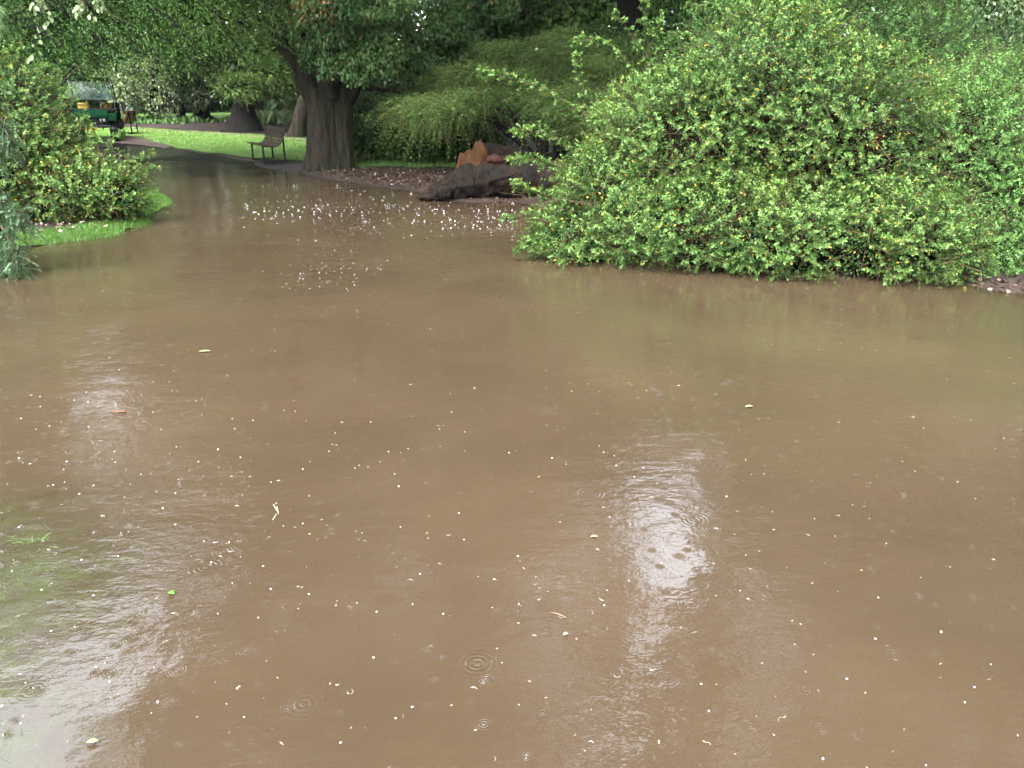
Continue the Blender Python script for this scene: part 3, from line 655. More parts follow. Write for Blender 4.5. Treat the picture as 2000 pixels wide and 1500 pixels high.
# the great tree whose boughs hang over the top left
tb = on_ground(-14.5, 17.5)
lines = [[(-100, -150, 18), (60, -90, 17.5), (220, -30, 17), (330, 40, 16.8), (400, 110, 16.6)], [(0, -160, 18), (200, -110, 17.5), (360, -30, 17.3), (430, 40, 17), (480, 118, 17)], [(100, -170, 18), (300, -120, 18), (430, -60, 17.8), (500, 0, 17.8), (540, 60, 17.6)],
         [(-100, -60, 18), (40, -20, 17), (140, 30, 16.5), (200, 90, 16.4), (230, 140, 16.2)], [(-150, 0, 17.5), (0, 20, 17), (80, 60, 16.5), (140, 110, 16.3), (165, 150, 16.3)], [(-150, -80, 18), (20, -60, 17), (180, 10, 16.5), (280, 80, 16.5), (330, 140, 16.4)],
         [(-200, 40, 17), (-100, 60, 16.8), (0, 80, 16.5), (60, 120, 16.4), (110, 150, 16.3)], [(-50, -100, 18), (100, -60, 17.6), (240, 0, 17.4), (300, 60, 17), (350, 90, 17)], [(60, -60, 19), (180, 0, 18), (250, 60, 18), (280, 100, 18)]]
ob = [([at_Y(p[0], p[1], p[2]) for p in l], [.10, .07, .045, .02]) for l in lines]
hi = [ball(-14.5, 17, 7.5, 4.2), ball(-11, 15.5, 7, 3.2), ball(-13, 18, 10, 4), ball(-15, 20, 12, 4), ball(-17, 15, 8, 4), ball(-10, 19, 6.2, 3), ball(-19, 18, 6, 4)]
tree('cedar_tree', 'dark green tree whose long boughs droop across the top left above the vehicle', tb, [tb - UP * .1, tb + UP * 3, tb + UP * 7 + np.array([.3, 0, 0]), tb + UP * 12], [.55, .42, .3, .08], M_bark_dark,
     [bough_cloud([[(p[0], p[1] - 38, p[2]) for p in l] for l in lines], 520, .40, .22, .34, 7, .060, .020, (.8, -.3, -.30), Y=17, tb=0.0, bend=.3), crown_cloud(hi, 14000, .24, .16, .6, .42, .6, 61, zmin=4.0),
      crown_cloud([B(40, 30, 17.6, 150, 100, 1.2), B(230, -20, 18.5, 150, 70, 1.2), B(390, -20, 19, 130, 50, 1.2), B(150, 90, 18.0, 90, 40, .8)], 14000, .10, .05, .8, .38, 1.2, 63, shell=.4)],
     M_dark, limbs=ob, seed=5)
# a nearer spray of large pale leaves hanging into the top left corner
def hanging_branch():
    root = thing('hanging_branch', 'near branch with large pale leaves hanging in from the top left corner', 'branch', at_Y(120, -60, 9.5))
    f, w_ = Acc(), Acc()
    for b in ([(-60, -120), (60, -60), (140, -20), (186, 38)], [(60, -60), (75, -10), (70, 16)], [(-40, -100), (60, -20), (100, 30), (75, 60), (60, 110)], [(80, -60), (150, -20), (158, 8), (152, 22)], [(186, -60), (190, -10), (196, 12)]):
        pth = smooth_path([at_Y(p[0], p[1], 9.5) for p in b], 12); tubes(w_, pth[None], np.linspace(.008, .002, 12)[None], 4)
        m = 26; k = rng.integers(4, 12, m)
        leaves(f, pth[k] + rng.normal(0, .02, (m, 3)), norm(rng.normal(0, .45, (m, 3)) - UP), norm(rng.normal(0, .5, (m, 3)) + np.array([0, -1, .3])), .065 * rng.uniform(.6, 1.2, m), .042, 'hex', rng.uniform(.4, 1, m))
    f.build('foliage', M_pale, root); w_.build('branch', M_twig, root)
hanging_branch()

# weeping light-leaved trees beyond the lawn
g = ground_at(255, 240)
wl = [B(300, 130, g[1], 55, 45), B(255, 130, g[1], 45, 70), B(240, 190, g[1] - 1, 25, 50), B(310, 190, g[1], 40, 45), B(280, 60, g[1] + 1, 80, 60), B(215, 120, g[1], 60, 60)]
tree('weeping_tree', 'weeping tree with shimmering pale leaves behind the brown bench', g, [at_Y(310, 240, g[1]), at_Y(300, 200, g[1]), at_Y(305, 120, g[1]), at_Y(320, -80, g[1])], [.22, .15, .12, .05], M_bark_dark,
     [crown_cloud(wl, 11000, .12, .08, 1.2, .48, .9, 71, tb=.3), crown_cloud([ball(g[0], g[1] + 1, 7, 4.5), ball(g[0] + 3, g[1], 11, 4.5)], 4000, .4, .3, .8, .4, .4, 72, zmin=4.5)], M_pale, seed=4)
g = ground_at(385, 236)
tree('weeping_tree', 'weeping tree over a cluster of dark stems left of the flared trunk', g, [at_Y(392, 238, g[1]), at_Y(396, 205, g[1]), at_Y(385, 150, g[1]), at_Y(380, -60, g[1])], [.5, .22, .16, .06], M_bark_dark,
     [crown_cloud([B(380, 190, g[1] - .8, 30, 28), B(385, 140, g[1] - .5, 45, 28), B(400, 120, g[1], 50, 30)], 2600, .15, .10, 1.2, .44, .8, 74), crown_cloud([ball(g[0], g[1], 9, 5), ball(g[0], g[1], 13, 4)], 3500, .4, .3, .8, .4, .4, 75, zmin=5.0)], M_pale,
     limbs=[([at_Y(350, 237, g[1] + .4), at_Y(356, 210, g[1] + .4), at_Y(350, 120, g[1] + .4)], [.34, .14, .06]), ([at_Y(412, 237, g[1] + .2), at_Y(402, 215, g[1] + .2), at_Y(410, 150, g[1] + .2)], [.3, .12, .08])], seed=6, flute=.15)
# flared dark trunk with feathery boughs
g = ground_at(475, 258); Y = g[1]
feath = [B(520, 150, Y - 1.5, 55, 18), B(470, 185, Y - 1.5, 45, 16), B(540, 180, Y - 1, 50, 14), B(520, 110, Y - 1, 60, 22), B(440, 175, Y - .5, 30, 14), B(560, 205, Y, 40, 10), B(480, 60, Y, 90, 30), B(560, 140, Y, 40, 22)]
tree('flared_tree', 'dark tree with a broad flared trunk and feathery olive boughs behind the lawn', g, [at_Y(476, 264, Y), at_Y(476, 250, Y), at_Y(475, 225, Y), at_Y(474, 195, Y), at_Y(472, 120, Y), at_Y(470, -60, Y)], [.95, .66, .45, .34, .28, .15], M_bark_dark,
     [spray_cloud([(c + np.array([0, 0, .25]), r) for c, r in feath], 2400, .42, 8, .08, .03, (.5, 0, .1), 81, .36, 1.0, .08, .05, .1), crown_cloud([ball(g[0], Y, 8, 5), ball(g[0], Y, 12, 4.5), ball(g[0], Y, 16, 3)], 6000, .4, .26, .6, .42, .5, 82, zmin=4.5)], M_yew, flute=.18, seed=8)
# leaning trunk behind the bench tree
g = ground_at(584, 268); Y = g[1]
tree('leaning_tree', 'slender leaning trunk glimpsed between the bench and the massive tree', g, [at_Y(580, 272, Y), at_Y(584, 245, Y), at_Y(594, 205, Y), at_Y(606, 150, Y), at_Y(620, -60, Y)], [.36, .27, .24, .2, .1], M_bark,
     [crown_cloud([B(560, 120, Y + 2, 60, 50), B(480, 40, Y + 3, 120, 70), ball(g[0] + 2, Y, 9, 5), ball(g[0], Y, 13, 4)], 8000, .3, .2, .6, .42, .6, 85, zmin=2)], M_dark, seed=12)

# yew mound and dark shrubs on the right bank
Y0 = 17.6
yb = []
for i in range(38):                         # shelves of drooping sprays
    px = rng.uniform(790, 1290); top = np.interp(px, [790, 850, 900, 1000, 1100, 1250, 1300], [185, 140, 102, 80, 55, 30, 30]); bot = np.interp(px, [790, 850, 900, 940, 1080, 1300], [212, 232, 236, 218, 222, 245])
    py = top + 24 + (bot - top - 20) * rng.random() ** .9
    yb.append(B(px, py, Y0 + 2.0 * (bot - py) / 150 + rng.uniform(-.6, .9), rng.uniform(34, 70), rng.uniform(11, 20), rng.uniform(.5, .9)))
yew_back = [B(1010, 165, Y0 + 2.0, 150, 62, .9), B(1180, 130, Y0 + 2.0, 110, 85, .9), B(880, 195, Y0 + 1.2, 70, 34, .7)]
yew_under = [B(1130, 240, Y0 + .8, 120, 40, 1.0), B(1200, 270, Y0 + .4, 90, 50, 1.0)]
gy = on_ground(at_Y(1060, 300, Y0 + .5)[0], Y0 + .6)
root = thing('yew_shrub', 'broad mounded yew with feathery drooping sprays behind the broken stump', 'yew', gy)
f = Acc(); spray_cloud(yb, 17000, .20, 7, .036, .012, (-.3, -.3, .45), 91, .50, 1.1, .06, .12, .2, .24, M=3, jit=.6, flat=False)(f); spray_cloud(yb, 5200, .50, 9, .042, .012, (-.7, -.3, .15), 95, .50, 1.0, .10, .25, .45, .12, M=3, jit=.45, flat=False)(f); spray_cloud([b for b in yb if b[0][0] < at_Y(960, 150, Y0)[0]], 1500, .34, 7, .040, .012, (-.6, -.3, .3), 96, .3, 1.2, .35, .3, .4, .1, M=3, jit=.5, flat=False)(f)
crown_cloud(yb, 13000, .055, .022, .0, .36, 1.5, 92, .25, .08, .05)(f); crown_cloud(yew_back, 9000, .09, .03, .5, .3, 1., 97, .3, tb=-.5)(f); crown_cloud(yew_under, 4500, .09, .03, .5, .4, 1., 93, .3, tb=-.4)(f)  # back and underside tinted darker, painting in shade between and under the shelves
f.build('foliage', M_yew, root)
s_ = Acc()
for i in range(11):
    e = at_Y(880 + i * 38, 215 + 10 * math.sin(i * 2.1), Y0); m = gy + (e - gy) * .5 + UP * .3
    limb(s_, [gy + np.array([rng.normal(0, .2), rng.normal(0, .2), -.1]), m, e], [.09, .06, .02], 10, 7, .05, i)
s_.build('stem', M_bark_dark, root)

def dark_shrub(label, bl, base, n, mat, seed, tb=0.):
    root = thing('dark_shrub', label, 'shrub', base); f = Acc()
    spray_cloud(bl, n, .38, 7, .07, .020, (0, -.3, -.1), seed, .3, 1.4, .04, tb, .6, .25)(f); crown_cloud(bl, n * 2, .09, .035, .8, .35, 1.2, seed + 1, .35, tb=tb - .15)(f)
    f.build('foliage', mat, root); s = Acc(); b = np.array(base)
    for i in range(9):
        c, r = bl[i % len(bl)]; limb(s, [b + np.array([(i - 4) * .25, 0, -.05]), (b + c) * .5 + np.array([(i - 4) * .15, 0, 0]), c + rng.normal(0, .2, 3)], [.04, .03, .012], 8, 6, 0, i)
    s.build('stem', M_bark_dark, root)
Yd = 20.6
dark_shrub('dark shrub thicket just right of the massive trunk', [B(730, 230, Yd, 60, 55, 1.), B(790, 250, Yd, 70, 52, 1.), B(740, 275, Yd, 60, 26, .8), B(810, 210, Yd + .5, 60, 40, 1.)], ground_at(760, 300), 2600, M_dark, 101, .02)
dark_shrub('dark shrub in the shade of the yew beside the broken stump', [B(870, 240, Yd - .4, 60, 48, 1.), B(850, 280, Yd - .5, 60, 24, .8), B(930, 250, Yd, 60, 42, 1.)], ground_at(870, 300), 2300, M_dark, 105, -.08)
def small_plant(name, label, cat, px, py, n, h, wd, mat, spread, tb=.3, pale=0):
    g = ground_at(px, py); root = thing(name, label, cat, g); f = Acc()
    P = g + rng.normal(0, spread, (n, 3)) * np.array([1, .7, 0]); D = norm(rng.normal(0, .5, (n, 3)) + UP * 1.1)
    leaves(f, P, D, norm(rng.normal(0, .6, (n, 3)) + np.array([0, -.6, .5])), h * rng.uniform(.5, 1.2, n), wd, 'hex', np.clip(rng.random(n) * .6 + tb, 0, 1), 0)
    f.build('foliage', mat, root)
small_plant('fern_clump', 'bright green fern clump growing at the foot of the yew by the stump', 'fern', 882, 303, 260, .48, .07, M_grass, .26)
small_plant('fern_clump', 'small bright fern tuft at the right foot of the massive trunk', 'fern', 704, 298, 90, .45, .05, M_grass, .16)
small_plant('hosta_plant', 'pale leafy plant on the distant lawn between the two trunks', 'plant', 542, 243, 320, .62, .24, M_pale, .55, .2)
small_plant('undergrowth_clump', 'low leafy clump at the edge of the mulch bed left of the stems', 'plant', 290, 240, 700, .30, .13, M_oak, 1.3, .4)

# tall tree behind the yew (trunk at top centre right) and tree at the top right
g = on_ground(at_Y(1222, 200, 22)[0], 22.0)
tree('conifer_tree', 'tall dark trunk rising behind the yew at the top of the picture', g, [g - UP * .1, g + UP * 1.2, g + UP * 4, g + UP * 14], [.42, .34, .3, .1], M_bark_dark,
     [crown_cloud([B(1150, 30, 23.5, 140, 60), B(1330, 60, 23, 120, 100), B(1050, 10, 24.5, 130, 50), B(980, 30, 26, 110, 60), B(920, 60, 27, 90, 60), B(880, 140, 25, 100, 60), B(770, 150, 26, 90, 70), B(960, 130, 25, 90, 60), B(1450, 30, 23, 120, 90)], 26000, .18, .09, .6, .30, .9, 111, zmin=.6),
      crown_cloud([ball(g[0], 22, 6.2, 4.6, 4, 2.6), ball(g[0] + 3, 21, 7.4, 4, 4, 2.4), ball(g[0] - 3.6, 22, 10.5, 2.6), ball(g[0] + 5.5, 22, 11, 3)], 12000, .28, .18, .6, .46, .6, 112, zmin=4.6)], M_dark, seed=14)
g = on_ground(9.6, 13.5)
tree('rowan_tree', 'blue-green leafy tree reaching in at the top right corner', g, [g - UP * .1, g + UP * 2, g + UP * 4.5, g + UP * 9], [.26, .2, .15, .05], M_bark_dark,
     [crown_cloud([B(1960, 20, 13, 90, 60), B(2050, 90, 13, 90, 70)], 4200, .07, .035, .6, .35, 1.2, 121, zmin=1), crown_cloud([ball(9.6, 13.5, 6, 3), ball(8, 13, 8.5, 2.8), ball(11, 13, 9, 3)], 8000, .18, .12, .6, .44, .7, 122, zmin=3.4)], M_pale, seed=16)
g = on_ground(8.8, 16.5); gx, gy_ = g[0], g[1]  # unseen tree, added so its crown hides sky from the water reflection
tree('added_canopy_tree', 'added broad-crowned tree above the right shrubs, masking sky in the water reflection', g, [g - UP * .1, g + UP * 3, g + UP * 7, g + UP * 13], [.5, .4, .3, .08], M_bark_dark,
     [crown_cloud([ball(gx - 1.4, gy_, 7, 3), ball(gx + 2, gy_ - 2, 8, 3.6), ball(gx - 1.6, gy_ - 1, 11, 2.8), ball(gx + 2, gy_ - 2, 12, 4), ball(gx - 1.8, gy_ - 4, 12.5, 2.4), ball(gx + 1.4, gy_ - 6, 12, 3.4), ball(gx - .8, gy_ - 1, 15, 3), ball(gx + 5, gy_ - 4, 9, 3.4)], 26000, .26, .19, .6, .38, .6, 125, shell=.4, zmin=4.6)], M_oak, seed=18)
bl = [B(1420, 120, 16, 160, 80), B(1700, 60, 17, 200, 100), B(1900, 90, 16, 150, 90), B(1560, -40, 18, 260, 90)]
root = thing('dark_shrub', 'deep shaded evergreen thicket behind the airy shrub', 'shrub', on_ground(9, 17)); f = Acc()
crown_cloud(bl, 12000, .11, .05, .6, .3, .9, 131, zmin=.3)(f); f.build('foliage', M_dark, root)

# woods: one far mass, and tall trees around the water (most of them outside the picture)
wd = Acc()
for i in range(46):
    a = R(-62 + 124 * (i + rng.uniform(-.3, .3)) / 45); r = rng.uniform(52, 66); x, y = math.sin(a) * r, math.cos(a) * r
    bl = [ball(x, y, rng.uniform(2, 4), 4.5, 4.5, 3.5), ball(x + rng.normal(0, 2), y, rng.uniform(8, 11), 5, 5, 4.5), ball(x, y, rng.uniform(14, 19), 4.5, 4.5, 5)]
    P, Nn = cloud(bl, 3400, shell=.35, gap=.30, gscale=.35, seed=140 + i, zmin=.6); crown(wd, P, Nn, .6, .46, .5, tb=rng.uniform(-.25, .2), tf=.25)
tag(wd.build('distant_woods', M_wood_far), 'hazy mass of woodland closing the view beyond the lawns', 'woodland', kind='stuff')
wt = Acc()
for i in range(60):
    a = R(rng.uniform(-45, 45)); r = rng.uniform(47, 58); x, y = math.sin(a) * r, math.cos(a) * r; h0 = .55
    limb(wt, [(x, y, h0 - .3), (x + rng.normal(0, .2), y, 4), (x + rng.normal(0, .6), y, 11)], [rng.uniform(.2, .5), .22, .1], 6, 7, .05, i)
tag(wt.build('distant_trunks', M_bark_dark), 'thin dark trunks of the far woodland', 'woodland', kind='stuff')

def tall_tree(x, y, h, w_, seed):
    g = on_ground(x, y)
    bl = [ball(x, y, h * .35, w_ * .8, w_ * .8, h * .16), ball(x + w_ * .45, y, h * .5, w_ * .75, None, h * .16), ball(x - w_ * .45, y + 1, h * .55, w_ * .75, None, h * .16), ball(x, y - w_ * .4, h * .62, w_ * .7, None, h * .15), ball(x, y, h * .82, w_ * .6, None, h * .16)]
    return tree('tall_tree', 'tall broad-leaved tree standing around the flooded ground outside the picture', g, [g - UP * .1, g + UP * h * .3, g + UP * h * .6, g + UP * h * .85], [.45, .36, .22, .06], M_bark_dark,
                [crown_cloud(bl, 9000, .34, .26, .5, .42, .45, seed, zmin=3.0)], M_oak, seed=seed, group='tall trees around the flooded ground')
proto = tall_tree(4, -26, 17, 6, 201)
for (x, y, s, rz) in ((20, 0, 1.1, 4.4), (-27, -14, 1.1, .7), (18, 15, 1.05, 1.9), (-22, 9, .95, 2.2), (-27, 22, 1.1, 2.9), (26, 26, 1.15, .3), (13, 30, 1.1, 2.0), (2, 34, 1.15, 4.0), (-12, 40, 1.1, 5.0)):
    r_ = proto.copy(); C.objects.link(r_); r_.location = tuple(on_ground(x, y)); r_.rotation_euler = (0, 0, rz); r_.scale = (s, s, s)
    for ch in list(proto.children):
        c_ = ch.copy(); C.objects.link(c_); c_.parent = r_
for o in C.objects:
    if o.name.startswith('tall_tree') and o.location.y > 25 and abs(o.location.x) < 28:
        o['label'] = 'tall background tree filling the view above the far lawn'
        o['group'] = 'tall background trees beyond the lawn'

# ------------------------------------------------------------------ small builders
def cyl_between(bm, a, b, r, seg=8, r2=None):
    a, b = Vector(a), Vector(b); d = b - a
    m = Matrix.Translation((a + b) / 2) @ d.to_track_quat('Z', 'Y').to_matrix().to_4x4()
    bmesh.ops.create_cone(bm, cap_ends=True, segments=seg, radius1=r, radius2=r if r2 is None else r2, depth=d.length, matrix=m)
def boxm(bm, c, s, rot=None, bev=0.0, seg=2):
    m = Matrix.Translation(Vector(c)) @ (rot.to_4x4() if rot is not None else Matrix.Identity(4)) @ Matrix.Diagonal((s[0], s[1], s[2], 1))
    r = bmesh.ops.create_cube(bm, size=1, matrix=m)
    if bev:
        es = list({e for v in r['verts'] for e in v.link_edges}); bmesh.ops.bevel(bm, geom=es, offset=bev, segments=seg, affect='EDGES', profile=.6)
def prism(bm, prof, x0, x1):                # profile in (y,z), extruded along x
    a = [bm.verts.new((x0, p[0], p[1])) for p in prof]; b = [bm.verts.new((x1, p[0], p[1])) for p in prof]; n = len(prof)
    bm.faces.new(a[::-1]); bm.faces.new(b)
    for i in range(n): bm.faces.new((a[i], a[(i + 1) % n], b[(i + 1) % n], b[i]))
    bmesh.ops.recalc_face_normals(bm, faces=bm.faces)
def part(name, mat, parent, fn, smooth=False, bev=0):
    bm = bmesh.new(); fn(bm)
    if bev: bmesh.ops.bevel(bm, geom=[e for e in bm.edges if e.calc_face_angle(0) > .5], offset=bev, segments=2, affect='EDGES')
    return bm_obj(name, bm, mat, parent, smooth)

M_slat = solid('weathered_slat', (0.120, 0.090, 0.055), 0.7, var=.3, nscale=12, bmp=.3)
M_black = solid('black_metal', (0.03, 0.032, 0.036), 0.45, spec=.08)
M_brown = solid('red_brown_slat', (0.34, 0.10, 0.045), 0.5, var=.25, nscale=12, bmp=.3)
M_green = solid('green_paint', (0.002, 0.045, 0.016), 0.6, var=.08, spec=.01)
M_dkgreen = solid('dark_green_plastic', (0.010, 0.035, 0.022), 0.6, spec=.01)
M_rubber = solid('tyre_rubber', (0.014, 0.015, 0.018), 0.5, bmp=.3, nscale=40)
M_seat = solid('yellow_vinyl', (0.62, 0.46, 0.07), 0.4)
M_plastic = solid('black_plastic', (0.012, 0.012, 0.014), 0.4)
M_lamp = solid('headlight_glass', (0.5, 0.52, 0.55), 0.08, spec=.9)
def glass_mat():
    m, nt, out = new_mat('windscreen'); p = N(nt, 'ShaderNodeBsdfPrincipled', Roughness=.05, IOR=1.5); p.inputs['Base Color'].default_value = (.01, .02, .017, 1)
    p.inputs['Specular IOR Level'].default_value = .4
    t = nt.nodes.new('ShaderNodeBsdfTransparent'); t.inputs[0].default_value = (.7, .8, .75, 1); mx = nt.nodes.new('ShaderNodeMixShader'); mx.inputs[0].default_value = .75
    nt.links.new(t.outputs[0], mx.inputs[1]); nt.links.new(p.outputs[0], mx.inputs[2]); nt.links.new(mx.outputs[0], out.inputs[0]); return m
M_glass = glass_mat()

def bench(name, label, loc, rotz, slat_mat, length=1.75):
    """local x = length, front faces -y"""
    root = thing(name, label, 'bench', loc, None, rotz)
    prof = [(-.27, .43), (-.20, .425), (-.13, .418), (-.06, .412), (.01, .412), (.075, .43), (.125, .475), (.16, .535), (.185, .60), (.205, .665), (.225, .73), (.245, .79)]
    for i, (y, z) in enumerate(prof):
        a = prof[max(i - 1, 0)]; b = prof[min(i + 1, len(prof) - 1)]; ang = math.atan2(b[1] - a[1], b[0] - a[0])
        part('slat', slat_mat, root, lambda bm: boxm(bm, (0, y, z), (length, .058, .022), Matrix.Rotation(ang, 3, 'X'), .005))
    for s in (-1, 1):
        x = s * (length / 2 - .30)
        def fr(bm):
            pts = [(p[0], p[1] - .02) for p in prof]
            for a, b in zip(pts, pts[1:]): cyl_between(bm, (x, a[0], a[1]), (x, b[0], b[1]), .018, 6)
        part('frame', M_black, root, fr)
        part('foot_bar', M_black, root, lambda bm: cyl_between(bm, (x, -.26, .03), (x, .28, .03), .022, 6))
        part('bracket', M_black, root, lambda bm: boxm(bm, (x + s * .02, .265, .70), (.06, .05, .14), None, .008))
        part('leg', M_black, root, lambda bm: cyl_between(bm, (x, -.24, 0), (x, -.24, .41), .024, 8))
        part('leg', M_black, root, lambda bm: cyl_between(bm, (x, .265, 0), (x, .255, .74), .024, 8))
    return root
# bench: near frame feet at (515,318) front and (557,317) rear; far frame (490,311), (531,311)
pA, pB, pC = ground_at(515, 320), ground_at(558, 318), ground_at(488, 312)
cen = (pB[:2] + pC[:2]) / 2; ax = pB[:2] - pA[:2]; back = math.atan2(ax[1], ax[0])
bench('park_bench', 'curved slatted park bench seen end-on at the edge of the flood beside the massive tree', (cen[0], cen[1] + .1, float(hgt(cen[None])[0]) - .005), R(-62), M_slat, 1.9)
g2 = ground_at(249, 262)
bench('park_bench', 'red-brown slatted bench seen end-on just right of the parked vehicle', (g2[0], g2[1], g2[2]), R(-80), M_brown, 1.4)

def vehicle(loc, rz):
    root = thing('utility_vehicle', 'green utility vehicle with yellow seats parked on the path behind the left shrub', 'utility vehicle', loc, None, rz)
    # front faces -y; width 1.5
    part('body', M_dkgreen, root, lambda bm: (prism(bm, [(-1.25, .45), (-1.25, .72), (-1.05, .86), (-.45, .90), (-.45, .45)], -.46, .46), boxm(bm, (0, .35, .52), (1.30, 1.7, .16), None, .03), boxm(bm, (0, .95, .80), (1.35, 1.0, .34), None, .04)))
    part('hood', M_green, root, lambda bm: prism(bm, [(-1.28, .74), (-1.26, .82), (-1.10, .915), (-.80, .965), (-.42, .985), (-.42, .93), (-1.1, .80)], -.50, .50), bev=.015)
    for s in (-1, 1):
        part('fender', M_green, root, lambda bm: prism(bm, [(-1.28, .66), (-1.22, .80), (-1.02, .88), (-.50, .88), (-.40, .74), (-.45, .72), (-.55, .83), (-1.0, .82), (-1.18, .76), (-1.24, .64)], s * .74 if s < 0 else .47, -.47 if s < 0 else .74), bev=.01)
        hl = part('headlight', M_lamp, root, lambda bm: boxm(bm, (s * .34, -1.262, .68), (.17, .05, .09), None, .02))
        for yy in (-.88, .95):
            def ty(bm):
                r = bmesh.ops.create_circle(bm, segments=10, radius=.09, matrix=Matrix.Translation((s * .62, yy, .33 + .24)) @ Matrix.Rotation(0, 4, 'X'))
                bm.clear()
                n = 28; prof = [(-.12, .19), (-.13, .27), (-.10, .32), (0, .335), (.10, .32), (.13, .27), (.12, .19)]
                rings = [[bm.verts.new((s * .62 + p[0], yy + math.cos(a) * p[1] * (1.02 if k % 2 else 1), .335 + math.sin(a) * p[1] * (1.02 if k % 2 else 1))) for p in prof] for k, a in enumerate(np.arange(n) / n * 6.28318)]
                for k in range(n):
                    A, Bq = rings[k], rings[(k + 1) % n]
                    for j in range(len(prof) - 1): bm.faces.new((A[j], A[j + 1], Bq[j + 1], Bq[j]))
                bmesh.ops.recalc_face_normals(bm, faces=bm.faces)
            w = part('wheel', M_rubber, root, ty)
            part('rim', M_seat, w, lambda bm: cyl_between(bm, (s * .62 - .10, yy, .335), (s * .62 + .10, yy, .335), .185, 20))
        part('mirror', M_black, root, lambda bm: (boxm(bm, (s * .93, -.40, 1.12), (.15, .05, .21), None, .015), cyl_between(bm, (s * .72, -.42, 1.0), (s * .92, -.38, 1.08), .012, 6)))
        part('seat', M_seat, root, lambda bm: (boxm(bm, (s * .33, .28, .86), (.50, .46, .12), None, .045, 3), boxm(bm, (s * .33, .52, 1.04), (.36, .12, .30), Matrix.Rotation(-.12, 3, 'X'), .055, 3)), smooth=True)
    part('bumper', M_black, root, lambda bm: (cyl_between(bm, (-.55, -1.34, .50), (.55, -1.34, .50), .03), cyl_between(bm, (-.32, -1.34, .40), (-.32, -1.32, .74), .022), cyl_between(bm, (.32, -1.34, .40), (.32, -1.32, .74), .022)))
    gr = part('grille', M_plastic, root, lambda bm: boxm(bm, (0, -1.265, .60), (.44, .03, .20), None, .01))
    for k in range(4): part('slat', M_black, gr, lambda bm: boxm(bm, (0, -1.285, .53 + k * .045), (.40, .015, .014)))
    def frame(bm):
        for s in (-1, 1):
            cyl_between(bm, (s * .70, -.45, .85), (s * .60, -.12, 1.86), .024); cyl_between(bm, (s * .60, -.12, 1.86), (s * .60, .72, 1.88), .024); cyl_between(bm, (s * .60, .72, 1.88), (s * .68, .80, .60), .024)
        cyl_between(bm, (-.60, -.12, 1.86), (.60, -.12, 1.86), .022); cyl_between(bm, (-.60, .72, 1.88), (.60, .72, 1.88), .022); cyl_between(bm, (-.66, -.315, 1.28), (.66, -.315, 1.28), .016)
        cyl_between(bm, (-.69, -.44, .98), (.69, -.44, .98), .02)
    part('cab_frame', M_black, root, frame)
    part('roof', M_dkgreen, root, lambda bm: boxm(bm, (0, .30, 1.92), (1.16, .98, .07), None, .03, 3))
    a = math.atan2(1.84 - 1.29, .19)
    part('windscreen', M_glass, root, lambda bm: (lambda v: (bm.faces.new(v),))([bm.verts.new(p) for p in ((-.645, -.305, 1.30), (.645, -.305, 1.30), (.585, -.13, 1.83), (-.585, -.13, 1.83))]))
    part('dashboard', M_plastic, root, lambda bm: boxm(bm, (0, -.36, .95), (1.30, .22, .14), None, .03))
    def wheel(bm):
        c = Vector((.30, -.12, 1.12)); nrm = Vector((0, .8, .6)); q_ = nrm.to_track_quat('Z', 'Y'); pts = [c + q_ @ Vector((math.cos(t) * .17, math.sin(t) * .17, 0)) for t in np.linspace(0, 6.2832, 19)]
        for p0, p1 in zip(pts, pts[1:]): cyl_between(bm, p0, p1, .016, 6)
        for t in (0.5, 2.6, 4.7): cyl_between(bm, c, c + q_ @ Vector((math.cos(t) * .17, math.sin(t) * .17, 0)), .013, 6)
        cyl_between(bm, c, c + Vector((0, -.2, -.16)), .022, 8)
    part('steering_wheel', M_black, root, wheel)
    part('number_plate', M_seat, root, lambda bm: boxm(bm, (0, -1.372, .44), (.34, .01, .07)))
    def bed(bm):
        for (c, s) in (((0, 1.42, 1.05), (1.30, .04, .26)), ((-.66, .98, 1.05), (.04, .9, .26)), ((.66, .98, 1.05), (.04, .9, .26)), ((0, .56, 1.05), (1.30, .04, .26))): boxm(bm, c, s, None, .01)
    part('cargo_box', M_green, root, bed)
vg = ground_at(188, 279)
vehicle((vg[0] - .45, vg[1] + 1.1, vg[2]), R(20))

